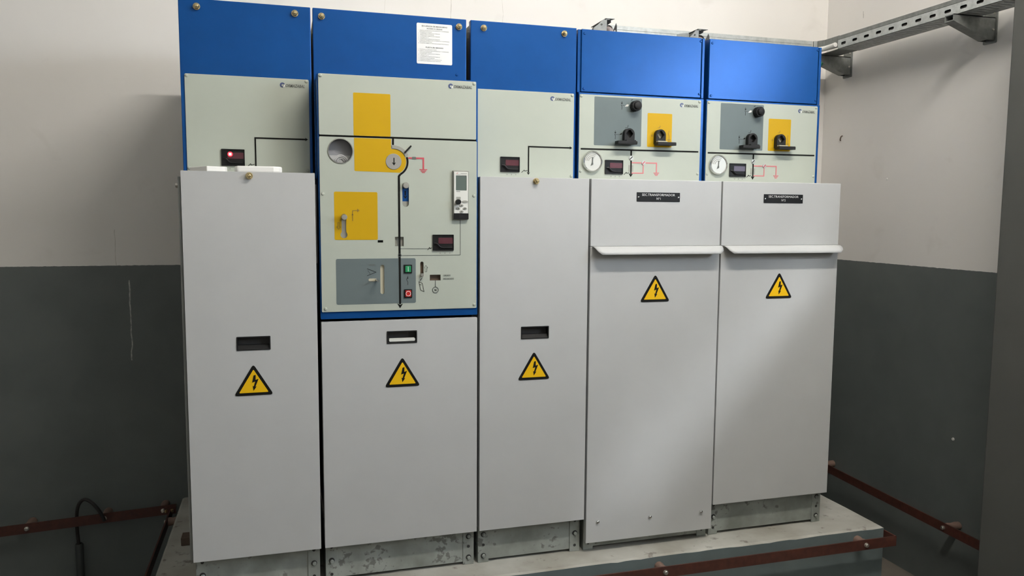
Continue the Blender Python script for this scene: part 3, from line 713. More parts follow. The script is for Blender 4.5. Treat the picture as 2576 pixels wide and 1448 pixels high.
bm = BM(); stroke(bm, [(0.6535, 1.1940), (0.6635, 1.1890), (0.6690, 1.1640), (0.6585, 1.1685)], 0.0011, YP, 2, closed=True); stroke(bm, [(0.6550, 1.1865), (0.6610, 1.1840)], 0.0010, YP); stroke(bm, [(0.6570, 1.1970), (0.6625, 1.2045)], 0.0013, YP); obj('door_symbol', bm, 'black_ink', lp)
bm = BM(); stroke(bm, circ(0.7035, 1.1680, 0.0088, 24), 0.0022, YP, 2, closed=True); stroke(bm, [(0.7035, 1.1968), (0.7035, 1.1768)], 0.0020, YP); obj('motor_symbol', bm, 'grey_ink', lp)
bm = BM(); text_into(bm, 'M', 0.7035, 1.1647, YP-0.0009, height=0.0066, align='C', bold=0.03); text_into(bm, 'CARGADO', 0.7275, 1.2090, YP-0.0009, width=0.0225, height=0.0052, bold=0.02); text_into(bm, 'DESCARGADO', 0.7275, 1.1988, YP-0.0009, width=0.0330, height=0.0052, bold=0.02)
obj('lettering', bm, 'grey_ink', lp)
for q in ((0.3772, 1.4522), (0.8225, 1.4520), (0.3795, 1.1195), (0.8242, 1.1205)): place('push_rivet', RIV, lp, (q[0], YP, q[1]))
for q in ((0.3755, 1.7845), (0.8225, 1.7840)): place('push_rivet', RIV, up, (q[0], YP, q[1]))
logo(up, 0.7512, 1.7740, YP, 0.7602, 0.8160, 1.7730)
indicator(c2, 0.6955, 0.7595, 1.2867, 1.3348, YP)
# protection relay
bm = BM(); plate(bm, rrect(0.7560, 0.8046, 1.3806, 1.5266, 0.002), YP-0.008, YP+0.001); rl = obj('protection_relay', bm, 'relay_rim', c2, bevel=0.0015)
bm = BM(); plate(bm, rrect(0.7592, 0.8018, 1.3990, 1.5228, 0.0015), YP-0.0105, YP-0.0075, [rrect(0.7645, 0.7976, 1.4670, 1.5110, 0.0015)]); obj('face_plate', bm, 'relay_body', rl)
bm = BM(); box(bm, 0.7643, 0.7978, YP-0.0092, YP-0.0078, 1.4668, 1.5112); obj('screen', bm, 'lcd', rl)
bm = BM(); plate(bm, rrect(0.7575, 0.8036, 1.3812, 1.3982, 0.001), YP-0.011, YP-0.0075); obj('port_cover', bm, 'black', rl)
bm = BM(); plate(bm, rrect(0.7745, 0.7905, 1.3855, 1.3935, 0.001), YP-0.0116, YP-0.0108); obj('port', bm, 'rubber', rl)
bm = BM(); plate(bm, rrect(0.7655, 0.7790, 1.4335, 1.4480, 0.0006), YP-0.0109, YP-0.0104); obj('knob_field', bm, 'button_grey', rl)
bm = BM(); lathe(bm, (0.7705, YP-0.0105, 1.4327), (0, -1, 0), [(0, 0), (0.0080, 0), (0.0080, 0.012), (0.0068, 0.014), (0, 0.014)], 18); obj('knob', bm, 'black', rl, smooth=True)
def ell(x, z, a, b): return [(x+a*math.cos(2*math.pi*i/18), z+b*math.sin(2*math.pi*i/18)) for i in range(18)]
for x, z, a, b in ((0.7922, 1.4337, 0.0094, 0.0036), (0.7816, 1.4222, 0.0062, 0.0036), (0.7716, 1.4132, 0.0062, 0.0036), (0.7922, 1.4132, 0.0062, 0.0036), (0.7816, 1.4042, 0.0062, 0.0036)):
    bm = BM(); plate(bm, ell(x, z, a, b), YP-0.0122, YP-0.0103); kb = obj('button', bm, 'button_grey', rl, bevel=0.0005)
bm = BM()
for x, z, an in ((0.7816, 1.4240, 90), (0.7700, 1.4132, 180), (0.7940, 1.4132, 0), (0.7816, 1.4026, -90)): arrow(bm, (x, z), math.radians(an), 0.0036, YP-0.0120)
obj('arrow_mark', bm, 'black_ink', rl)
bm = BM(); stroke(bm, [(0.7790, 1.5175), (0.7985, 1.5178)], 0.0010, YP-0.0103); stroke(bm, [(0.7650, 1.5130), (0.7970, 1.5130)], 0.0006, YP-0.0103); stroke(bm, [(0.7655, 1.4640), (0.7775, 1.4640)], 0.0014, YP-0.0103); obj('relay_print', bm, 'grey_ink', rl)
bm = BM(); stroke(bm, [(0.7665, 1.5165), (0.7710, 1.5195)], 0.0013, YP-0.0103); obj('red_mark', bm, 'red_ink', rl)

# --- transformer feeder cabinets (fourth and fifth)
def feeder(x0, label, num, seed, zdoor, bright):
    x1 = x0+0.4655
    dx = x0-1.2025
    c = cabinet(x0, x1, label)
    base(c, x0, x1, seed)
    compartment(c, x0, x1, 1.508)
    bm = BM(); box(bm, x0+0.002, x1-0.002, 0.020, 0.125, 1.5035, 1.5098); obj('ledge', bm, 'door_paint', c)
    zl = 1.2965
    bm = BM(); plate(bm, rrect(x0, x1, zdoor, zl-0.0012, 0.0015, 2), 0.0, 0.020); ld = obj('lower_door', bm, 'door_paint', c, bevel=0.0022)
    bm = BM(); plate(bm, rrect(x0, x1, zl, 1.5105, 0.0015, 2), 0.0, 0.020); ul = obj('fuse_lid', bm, 'door_paint', c, bevel=0.0022)
    # pull lip: sheet bent outwards and down, rounded ends
    bm = BM(); n = 26; a0, a1 = x0+0.006, x1+0.001; rows = []
    prof = [(0.0, 0.0), (-0.012, -0.0015), (-0.024, -0.007), (-0.034, -0.0155), (-0.040, -0.0255)]
    for k, (yy, dz) in enumerate(prof):
        t = k/4; ins = 0.020*(1-math.sqrt(max(0, 1-t*t)))
        rows.append([bm.verts.new((a0+ins+(a1-a0-2*ins)*i/n, yy, zl+0.001+dz)) for i in range(n+1)])
    for A_, B_ in zip(rows, rows[1:]):
        for i in range(n): bm.faces.new((A_[i], A_[i+1], B_[i+1], B_[i]))
    lip = obj('pull_lip', bm, 'door_paint', ul, smooth=True); md = lip.modifiers.new('s', 'SOLIDIFY'); md.thickness = 0.0018; md.offset = -1
    warning_sign(c, x0+0.2300, 1.1140)
    # nameplate
    cxp = x0+0.2345
    bm = BM(); plate(bm, rrect(cxp-0.0775, cxp+0.0770, 1.4403, 1.4700, 0.001), -0.0016, 0.0002); npl = obj('nameplate', bm, 'black', c, bevel=0.0006)
    bm = BM(); text_into(bm, 'SEC.TRANSFORMADOR', cxp-0.0005, 1.4585, -0.0021, width=0.118, height=0.0075, align='C'); text_into(bm, 'N\u00ba'+num, cxp-0.0005, 1.4465, -0.0021, height=0.0072, align='C')
    obj('lettering', bm, 'white_print', npl)
    for s in (-1, 1):
        bm = BM(); lathe(bm, (cxp+s*0.0715, -0.0016, 1.4545), (0, -1, 0), [(0, 0), (0.003, 0), (0.002, 0.0015), (0, 0.002)], 10); obj('screw', bm, 'chrome', npl, smooth=True)
    if zdoor < 0.39:
        for xx, zz in ((0.0410, 0.3868), (0.2315, 0.3843), (0.4240, 0.3822)): place('chrome_screw', SCC, ld, (x0+xx, 0, zz))
    # upper body and screwed blue cover with bent flanges
    bm = BM(); box(bm, x0+0.0125, x1-0.013, YB+0.03, 0.64, 1.512, 1.985); obj('upper_body', bm, 'blue_dark', c)
    bm = BM(); yb = YB
    plate(bm, rrect(x0+0.011, x1-0.0160, 1.7990, 1.9995), yb, yb+0.03)
    if num == '1': plate(bm, rrect(x0-0.0005, x0+0.0118, 1.7970, 1.9990), yb+0.006, yb+0.35)
    else: plate(bm, rrect(x0+0.0100, x0+0.0118, 1.7990, 1.9990), yb+0.002, yb+0.35)
    plate(bm, rrect(x1-0.0130, x1-0.0030, 1.7970, 1.9990), yb, yb+0.35)
    cv = obj('top_cover', bm, 'blue_paint', c, bevel=0.0015)
    for q in ((0.0205, 1.9858), (0.4455, 1.9885), (0.0205, 1.8090), (0.4450, 1.8120)): place('blue_screw', SCB, cv, (x0+q[0], yb, q[1]))
    yp = 0.122
    bm = BM(); box(bm, x0+0.001, x1-0.004, yp+0.003, 0.35, 1.5105, 1.7955); obj('control_box', bm, 'blue_paint', c, bevel=0.002)
    bm = BM(); plate(bm, rrect(1.2058+dx, 1.6525+dx, 1.5120, 1.7900, 0.004), yp, yp+0.0035); p = obj('control_panel', bm, 'plate_paint', c, bevel=0.0008)
    for q in ((1.2125, 1.7840), (1.6455, 1.7845), (1.2125, 1.5400), (1.6455, 1.5400)): place('push_rivet', RIV, p, (q[0]+dx, yp, q[1]))
    pprint('grey_area', rrect(1.2582+dx, 1.4290+dx, 1.6262, 1.7845, 0.003), yp, 'panel_grey', p)
    pprint('yellow_area', rrect(1.4512+dx, 1.5430+dx, 1.6266, 1.7390, 0.003), yp, 'yellow', p)
    line('mimic_line', [(1.2120+dx, 1.6130), (1.6460+dx, 1.6150)], 0.0050, yp, 'black_ink', p)
    bm = BM(); X = 1.3938+dx
    stroke(bm, [(X, 1.6130), (X, 1.5340)], 0.0046, yp, 3); arrow(bm, (X, 1.5245), -math.pi/2, 0.0115, yp, 3); obj('mimic_line', bm, 'black_ink', p)
    bm = BM(); lathe(bm, (X, yp, 1.5870), (0, -1, 0), [(0, 0), (0.0078, 0), (0.0078, 0.002), (0, 0.0022)], 20); sd = obj('position_disc', bm, 'steel_knob', c)
    bm = BM(); stroke(bm, [(X-0.005, 1.5830), (X+0.004, 1.5920)], 0.0026, yp-0.0020, 2); obj('position_mark', bm, 'black_ink', sd)
    bm = BM(); plate(bm, rrect(X-0.0090, X+0.0085, 1.5420, 1.5635), yp-PT*2, yp); obj('fuse_symbol', bm, 'button_grey', p)
    bm = BM()
    stroke(bm, [(X+0.002, 1.5720), (1.4885+dx, 1.5725), (1.4885+dx, 1.5410)], 0.0038, yp, 2); stroke(bm, [(X+0.002, 1.5375), (1.4392+dx, 1.5378), (1.4392+dx, 1.5720)], 0.0034, yp, 2)
    obj('mimic_line', bm, 'red_ink_pale', p)
    bm = BM(); ground_symbol(bm, 1.4885+dx, 1.5395, yp, 0.0105); obj('ground_symbol', bm, 'red_ink_pale', p)
    bm = BM(); lathe(bm, (1.4392+dx, yp, 1.5725), (0, -1, 0), [(0, 0), (0.0072, 0), (0.0072, 0.002), (0, 0.0022)], 20); ed = obj('position_disc', bm, 'steel_knob', c)
    bm = BM(); stroke(bm, [(1.4345+dx, 1.5680), (1.4440+dx, 1.5770)], 0.0030, yp-0.0020, 2); obj('position_mark', bm, 'red_ink', ed)
    logo(p, 1.5782+dx, 1.7705, yp, 1.5875+dx, 1.6405+dx, 1.7692)
    indicator(c, 1.2990+dx, 1.3640+dx, 1.5325, 1.5790, yp, 'screen_red' if num == '1' else 'screen_violet')
    capacitor_symbol(p, 1.3685+dx, 1.5375, yp, 0.019)
    # pressure gauge
    gx, gz = 1.2530+dx, 1.5725
    bm = BM(); lathe(bm, (gx, yp, gz), (0, -1, 0), [(0.0355, -0.001), (0.0355, 0.004), (0.0335, 0.010), (0.0315, 0.0125), (0.0298, 0.0105), (0.0295, 0.006), (0, 0.006)], 40); gg = obj('pressure_gauge', bm, 'chrome', c, smooth=True)
    bm = BM(); plate(bm, circ(gx, gz, 0.0292, 32), yp-0.0075, yp-0.0058); obj('gauge_face', bm, 'gauge_face', gg)
    for k, r in enumerate((0.012, 0.0175, 0.023)):
        bm = BM(); plate(bm, arc_band(gx-0.002, gz, r, r+0.0022, 60, 175, 14), yp-0.0081, yp-0.0074); obj('gauge_arc', bm, 'button_grey', gg)
    bm = BM(); stroke(bm, [(gx-0.001, gz+0.013), (gx-0.002, gz-0.012)], 0.0038, yp-0.0078, 2); plate(bm, [(gx-0.008, gz-0.015), (gx+0.001, gz-0.011), (gx+0.001, gz-0.004), (gx-0.004, gz-0.004)], yp-0.0087, yp-0.0077); obj('needle', bm, 'grey_ink', gg)
    # rotary knob
    kx, kz = 1.4025+dx, 1.7585
    bm = BM(); pts = [(kx+(0.0180 if i % 2 else 0.0166)*math.cos(math.pi*i/20), kz+(0.0180 if i % 2 else 0.0166)*math.sin(math.pi*i/20)) for i in range(40)]
    plate(bm, pts, yp-0.022, yp+0.0005); kn = obj('rotary_knob', bm, 'rubber', c, bevel=0.0012)
    bm = BM(); lathe(bm, (kx, yp-0.022, kz), (0, -1, 0), [(0.0125, -0.001), (0.0125, 0.004), (0.0108, 0.0065), (0.006, 0.008), (0, 0.0083)], 24); obj('knob_cap', bm, 'rubber', kn, smooth=True)
    bm = BM()
    stroke(bm, [(1.3560+dx, 1.7460), (1.3565+dx, 1.7560), (1.3535+dx, 1.7620)], 0.0012, yp, 2); stroke(bm, [(1.3560+dx, 1.7640), (1.3560+dx, 1.7730)], 0.0012, yp, 2); arrow(bm, (1.3560+dx, 1.7630), -math.pi/2, 0.0060, yp, 2)
    stroke(bm, [(1.3560+dx, 1.7600), (1.3660+dx, 1.7595)], 0.0009, yp, 2)
    stroke(bm, [(1.3345+dx, 1.6480), (1.3350+dx, 1.6590), (1.3320+dx, 1.6650)], 0.0012, yp, 2); stroke(bm, [(1.3345+dx, 1.6670), (1.3345+dx, 1.6760)], 0.0012, yp, 2); arrow(bm, (1.3345+dx, 1.6660), -math.pi/2, 0.0060, yp, 2)
    stroke(bm, [(1.3345+dx, 1.6635), (1.3480+dx, 1.6635)], 0.0009, yp, 2); plate(bm, [(1.3480+dx, 1.6630), (1.3580+dx, 1.6640), (1.3580+dx, 1.6700)], yp-PT*2, yp)
    stroke(bm, [(1.3700+dx, 1.6860), (1.3790+dx, 1.6880), (1.3805+dx, 1.6960)], 0.0012, yp, 2)
    stroke(bm, [(1.3890+dx, 1.7775), (1.3950+dx, 1.7810)], 0.0016, yp, 2)
    obj('switch_symbol', bm, 'black_ink', p)
    bm = BM(); plate(bm, [(1.3670+dx, 1.7560), (1.3745+dx, 1.7640), (1.3820+dx, 1.7635), (1.3790+dx, 1.7570)], yp-PT*2, yp); obj('position_window', bm, 'white_print', p)
    bm = BM()
    stroke(bm, [(1.4905+dx, 1.6900), (1.4970+dx, 1.6910), (1.4990+dx, 1.6980)], 0.0011, yp, 2); stroke(bm, circ(1.4690+dx, 1.6640, 0.0026, 10), 0.0009, yp, 2, closed=True)
    stroke(bm, [(1.5325+dx, 1.6830), (1.5300+dx, 1.6720), (1.5330+dx, 1.6640), (1.5325+dx, 1.6530)], 0.0010, yp, 2)
    for k in range(3): stroke(bm, [(1.5325+dx-0.006+0.002*k, 1.6530-0.0026*k), (1.5325+dx+0.006-0.002*k, 1.6530-0.0026*k)], 0.0009, yp, 2)
    obj('earthing_symbol', bm, 'brown_slot', p)
    # lever sockets with their swung-down flaps
    for sx, sz, inner, fx0, fx1, yell in ((1.3788+dx, 1.6655, 'gap_dark', 1.3310+dx, 1.4040+dx, False), (1.4938+dx, 1.6660, 'beige', 1.4755+dx, 1.5480+dx, True)):
        rr = 0.0186
        outl = [(sx+rr*math.cos(math.radians(a)), sz+rr*math.sin(math.radians(a))) for a in range(0, 181, 12)]+[(sx-rr, sz-0.030), (sx+rr, sz-0.030)]
        h = 0.0125
        bm = BM(); plate(bm, outl, yp-0.018, yp+0.0004, [[(sx+h, sz), (sx+0.003, sz+h), (sx-0.003, sz+h), (sx-h, sz), (sx-0.003, sz-h), (sx+0.003, sz-h)]]); sk = obj('lever_socket', bm, 'rubber', c, bevel=0.001)
        bm = BM(); plate(bm, circ(sx, sz, 0.0120, 16), yp-0.003, yp-0.0012); obj('socket_core', bm, inner, sk)
        bm = BM(); zt = sz-0.0225
        plate(bm, [(fx0, yp-0.034), (fx1-0.008, yp-0.034), (fx1, yp-0.026), (fx1-0.004, yp-0.016), (fx1-0.006, yp-0.006), (fx0, yp-0.006)], zt-0.0125, zt-0.002, f=lambda a, b, d: (a, b, d))
        obj('flap', bm, 'rubber', sk, bevel=0.001)
        bm = BM(); plate(bm, [(sx-0.017, yp-0.032), (sx+0.017, yp-0.032), (sx+0.015, yp-0.018), (sx-0.017, yp-0.018)], zt-0.002, zt+0.0012, f=lambda a, b, d: (a, b, d))
        obj('flap_pad', bm, 'beige' if yell else 'rubber', sk)
    return c
c4 = feeder(1.2025, 'switchgear cabinet with three screws along the bottom of its long door', '1', 4, 0.3165, False)
c5 = feeder(1.6728, 'switchgear cabinet at the right end beside the bare wall corner', '2', 5, 0.4000, True)

# ------------------------------------------------------------------ things lying on the first cabinet
def block(name, label, pts, z0, h, m, bev):
    bm = BM(); plate(bm, pts, z0, z0+h, f=lambda a, b, d: (a, b, d))
    o = obj(name, bm, m, None, bevel=bev); tag(o, label, 'plastic cover'); return o
o = block('plastic_cover', 'white plastic cover lying on the left cabinet, left of its red display', [(0.066, 0.020), (0.112, 0.036), (0.118, 0.052), (0.066, 0.115), (0.013, 0.100)], 1.5103, 0.0145, 'white_plastic', 0.002)
o = block('plastic_cover', 'long white plastic cover with rounded end lying below the red display', [(0.1375, 0.050), (0.145, 0.028), (0.243, 0.022), (0.258, 0.027), (0.266, 0.040), (0.266, 0.058), (0.150, 0.075)], 1.5103, 0.0175, 'white_plastic', 0.004)

# ------------------------------------------------------------------ earthing bars
BT = 0.0362
def bar_bolt(par, p, d):
    bm = BM(); lathe(bm, p, d, [(0, -0.001), (0.0082, -0.001), (0.0082, 0.002), (0.0072, 0.002), (0.0072, 0.007), (0.005, 0.009), (0, 0.0095)], 12); obj('bolt', bm, 'bolt_zinc', par, smooth=True)
def standoff(par, p0, p1):
    bm = BM(); p0, p1 = Vector(p0), Vector(p1); L = (p1-p0).length
    lathe(bm, p0, p1-p0, [(0, 0), (0.015, 0), (0.016, L*0.25), (0.0135, L*0.5), (0.016, L*0.75), (0.015, L), (0, L)], 16); obj('standoff', bm, 'insulator', par, smooth=True)
# along the plinth front, bent round its right corner
zb = 0.2275; yb_ = -0.122; xr = 2.3385
t = thing('earthing_bar', 'dark red earthing bar along the front of the concrete plinth, bent round its corner', 'busbar', (1.2, yb_, zb), 'dark red earthing bars')
bm = BM(); box(bm, -0.10, xr, yb_, yb_+0.005, zb, zb+BT); box(bm, xr, xr+0.005, yb_, 0.75, zb, zb+BT); obj('bar', bm, 'copper_red', t)
for x in (0.3, 0.86, 1.432, 2.214):
    standoff(t, (x, PY0+0.002, zb+BT/2), (x, yb_+0.005, zb+BT/2)); bar_bolt(t, (x, yb_, zb+BT/2), (0, -1, 0))
standoff(t, (PX1-0.002, -0.05, zb+BT/2), (xr, -0.05, zb+BT/2))
bar_bolt(t, (2.31, yb_+0.005, zb+BT/2+0.006), (0, 1, 0))
# on the right wall
yR = XW-0.075
t = thing('earthing_bar', 'dark red earthing bar on the grey right-hand wall', 'busbar', (yR, 0, 0.21), 'dark red earthing bars')
bm = BM(); q0, q1 = (0.88, 0.2325), (-0.95, 0.1850)
plate(bm, [(q0[0], q0[1]-BT/2), (q1[0], q1[1]-BT/2), (q1[0], q1[1]+BT/2), (q0[0], q0[1]+BT/2)], yR, yR+0.005, f=lambda a, b, d: (d, a, b)); obj('bar', bm, 'copper_red', t)
for y in (0.72, -0.0005, -0.7):
    z = q0[1]+(q1[1]-q0[1])*(q0[0]-y)/(q0[0]-q1[0])
    standoff(t, (XW-0.001, y, z), (yR+0.005, y, z)); bar_bolt(t, (yR, y, z), (-1, 0, 0))
# on the back wall, left
yL = YW-0.075
t = thing('earthing_bar', 'dark red earthing bar on the back wall at the lower left', 'busbar', (-0.5, yL, 0.25), 'dark red earthing bars')
bm = BM(); q0, q1 = (-1.5, 0.205), (-0.150, 0.2660)
plate(bm, [(q0[0], q0[1]-BT/2), (q1[0], q1[1]-BT/2), (q1[0], q1[1]+BT/2), (q0[0], q0[1]+BT/2)], yL, yL+0.005); obj('bar', bm, 'copper_red', t)
for x in (-0.655, -0.398, -0.196, -1.2):
    z = q0[1]+(q1[1]-q0[1])*(x-q0[0])/(q1[0]-q0[0])
    standoff(t, (x, YW-0.001, z), (x, yL+0.005, z)); bar_bolt(t, (x, yL, z), (0, -1, 0))
# down the left side of the plinth
xL = -0.172
t = thing('earthing_bar', 'dark earthing bar along the left side of the plinth', 'busbar', (xL, 0.4, 0.24), 'dark red earthing bars')
bm = BM(); box(bm, xL, xL+0.005, -0.12, 0.86, 0.232, 0.232+BT); obj('bar', bm, 'copper_red', t)
for y in (0.74, 0.1): standoff(t, (PX0+0.001, y, 0.25), (xL+0.005, y, 0.25)); bar_bolt(t, (xL, y, 0.25), (-1, 0, 0))
for dx, dy in ((-0.010, 0), (0.012, 0), (0.016, 0.05)):
    bm = BM(); lathe(bm, (xL+dx, 0.80+dy, 0.2685), (0, 0, 1), [(0, -0.004), (0.0055, -0.004), (0.0055, 0.006), (0, 0.006)], 6); obj('clamp_bolt', bm, 'brass', t)
# looped cable and its conduit
bm = BM(); tube(bm, [(-0.396, yL-0.012, 0.250), (-0.402, yL-0.016, 0.272), (-0.418, yL-0.020, 0.305), (-0.440, yL-0.020, 0.332), (-0.462, yL-0.014, 0.338), (-0.482, yL-0.004, 0.315), (-0.494, yL+0.016, 0.270), (-0.498, yL+0.03, 0.21), (-0.497, yL+0.04, 0.13), (-0.497, yL+0.045, -0.02)], 0.0062)
tag(obj('earth_cable', bm, 'cable_black', None, smooth=True), 'black cable looping over the bar on the back wall', 'cable')
bm = BM(); lathe(bm, (-0.497, yL+0.045, FZ), (0, 0, 1), [(0.0085, 0), (0.014, 0), (0.014, 0.232), (0.012, 0.235), (0.0085, 0.235)], 16)
tag(obj('conduit_pipe', bm, 'conduit', None, smooth=True), 'grey conduit pipe under the cable loop on the back wall', 'pipe')
# offcut block on the plinth
bm = BM(); box(bm, -0.085, -0.052, 0.42, 0.47, PZ, PZ+0.028); tag(obj('dark_block', bm, 'hook_rust', None, bevel=0.002), 'small dark block on the plinth left of the cabinets', 'block')

# ------------------------------------------------------------------ cable trays
def slotted_web(bm, u0, u1, z0, z1, d0, d1, pitch, sl, sr, f, first=0.5, tilt=0.0):
    """web with long rounded slots, one segment for each slot"""
    n = int(round((u1-u0)/pitch)); p = (u1-u0)/n; zc = (z0+z1)/2
    for k in range(n):
        a, b = u0+k*p, u0+(k+1)*p; c = (a+b)/2
        hole = [(c-sl/2+sr+sr*math.cos(t), zc+sr*math.sin(t)) for t in [math.pi/2+math.pi*i/6 for i in range(7)]]+[(c+sl/2-sr+sr*math.cos(t), zc+sr*math.sin(t)) for t in [-math.pi/2+math.pi*i/6 for i in range(7)]]
        plate(bm, [(a, z0), (b, z0), (b, z1), (a, z1)], d0, d1, [hole], f)
TX0, TX1, TZ0, TZ1 = 2.580, 2.690, 2.1150, 2.1530
fy = lambda u, v, d: (d, u, v)
t = thing('cable_tray', 'perforated galvanised cable tray on brackets along the right-hand wall', 'cable tray', ((TX0+TX1)/2, 0.1, TZ0))
bm = BM(); slotted_web(bm, -0.42, 0.605, TZ0, TZ1, TX0, TX0+0.0015, 0.0702, 0.030, 0.0055, fy); obj('side_rail', bm, 'galv_tray', t)
bm = BM(); box(bm, TX0-0.001, TX0+0.012, -0.42, 0.605, TZ1+0.001, TZ1+0.0160); obj('top_rim', bm, 'galv_dark', t)
bm = BM(); slotted_web(bm, -0.42, 0.605, TZ0, TZ1+0.016, TX1-0.0015, TX1, 0.0702, 0.030, 0.0055, fy); obj('side_rail', bm, 'galv_tray', t)
bm = BM(); n = 42
for k in range(n):
    a = -0.42+1.025*k/n; b = a+1.025/n
    plate(bm, [(TX0, a), (TX1, a), (TX1, b), (TX0, b)], TZ0, TZ0+0.0015, [[(TX0+0.018, a+0.007), (TX1-0.03, a+0.007), (TX1-0.03, a+0.011), (TX0+0.018, a+0.011)]], f=lambda p, q, d: (p, q, d))
obj('tray_bottom', bm, 'galv_tray', t)
for k, (cx_, cz_) in enumerate(((0.014, 0.0125), (0.036, 0.0125), (0.058, 0.0125), (0.080, 0.0125), (0.0145, 0.0335), (0.047, 0.0315))):
    bm = BM(); wv = [0.002*math.sin(k*2.1+i*1.3) for i in range(7)]
    tube(bm, [(TX0+cx_+wv[i]*0.5, -0.42+1.02*i/6, TZ0+cz_) for i in range(7)], 0.0105, 8); obj('cable', bm, 'cable_black', t, smooth=True)
# brackets
def bracket(y, label):
    t = thing('tray_bracket', label, 'bracket', (XW, y, 2.1), 'wall brackets under the tray')
    bm = BM(); tri = [(XW-0.004, 2.100), (XW-0.030, 2.096), (TX0-0.035, 2.1350), (TX0-0.035, 2.1455), (XW-0.004, 2.1500)]
    tri = [(XW-0.004, 2.0350), (XW-0.034, 2.0350), (TX0-0.020, 2.0900), (TX0-0.020, 2.1135), (XW-0.004, 2.1135)]
    for yy in (y-0.020, y+0.0165): plate(bm, tri, yy, yy+0.0035)
    box(bm, TX0-0.020, XW-0.004, y-0.0200, y+0.020, 2.1105, 2.1140)
    P = [(XW-0.034, 2.0350), (TX0-0.020, 2.0900)]
    plate(bm, [(P[0][0], P[0][1]), (P[1][0], P[1][1]), (P[1][0], P[1][1]+0.0035), (P[0][0], P[0][1]+0.0035)], y-0.0165, y+0.0165)
    obj('arm', bm, 'galv_dark', t)
    bm = BM(); plate(bm, rrect(y-0.028, y+0.028, 2.025, 2.160, 0.004), XW-0.0045, XW-0.0002, f=lambda a, b, d: (d, a, b)); obj('wall_plate', bm, 'galv_dark', t)
    for z in (2.130, 2.07):
        bm = BM(); lathe(bm, (XW-0.012, y-0.020, z), (0, -1, 0), [(0, 0), (0.0045, 0), (0.0035, 0.003), (0, 0.0035)], 10); obj('bolt', bm, 'bolt_zinc', t)
bracket(0.745, 'tray bracket beside the top of the right-end cabinet')
bracket(-0.005, 'tray bracket near the grey door leaf')
# tray behind the cabinets on the back wall
BY0, BY1, BZ0, BZ1 = 0.745, 0.845, 2.085, 2.158
fx = lambda u, v, d: (u, d, v)
t = thing('cable_tray', 'cable tray behind the two nameplated cabinets along the back wall', 'cable tray', (2.0, 0.8, BZ0))
bm = BM(); slotted_web(bm, 1.545, 2.555, BZ0, BZ1, BY0, BY0+0.0015, 0.0721, 0.030, 0.0055, fx); obj('side_rail', bm, 'galv_tray', t)
bm = BM(); box(bm, 1.545, 2.555, BY0-0.001, BY0+0.012, BZ1+0.001, BZ1+0.0165); obj('top_rim', bm, 'galv_tray', t)
bm = BM(); box(bm, 1.545, 2.555, BY1-0.0015, BY1, BZ0, BZ1+0.016); obj('side_rail', bm, 'galv_tray', t)
bm = BM(); box(bm, 1.545, 2.545, BY0+0.002, BY1-0.002, BZ0, BZ0+0.0015); obj('tray_bottom', bm, 'galv_tray', t)
bm = BM(); box(bm, 2.05, 2.13, BY0, YW-0.001, BZ0-0.03, BZ0-0.0005); obj('wall_support', bm, 'galv_dark', t)
# corner splice with its white cable
t = thing('tray_corner_splice', 'bent splice joining the two cable trays in the corner', 'tray splice', (2.62, 0.7, TZ0))
bm = BM()
plate(bm, [(2.556, 0.742), (2.572, 0.735), (2.590, 0.700), (2.590, 0.608), (2.586, 0.608), (2.586, 0.698), (2.570, 0.729), (2.556, 0.736)], TZ0+0.010, TZ1+0.020, f=lambda a, b, d: (a, b, d))
obj('splice_plate', bm, 'galv_dark', t)
bm = BM(); box(bm, 2.594, 2.690, 0.610, 0.742, TZ0+0.002, TZ0+0.004); obj('splice_bottom', bm, 'galv_dark', t)
bm = BM(); tube(bm, [(2.545, 0.700, 2.128), (2.565, 0.680, 2.1300), (2.572, 0.655, 2.1320), (2.573, 0.630, 2.133), (2.573, 0.612, 2.134)], 0.0100, 10); tag(obj('white_cable', bm, 'white_plastic', None, smooth=True), 'short white cable in the corner where the trays meet', 'cable')
bm = BM(); tube(bm, [(2.19, 0.70, 2.028), (2.40, 0.70, 2.036), (2.50, 0.70, 2.040), (2.545, 0.695, 2.052), (2.565, 0.69, 2.072)], 0.011, 10); tag(obj('green_cable', bm, 'cable_green', None, smooth=True), 'dark green cable hanging beside the top of the right-end cabinet', 'cable')
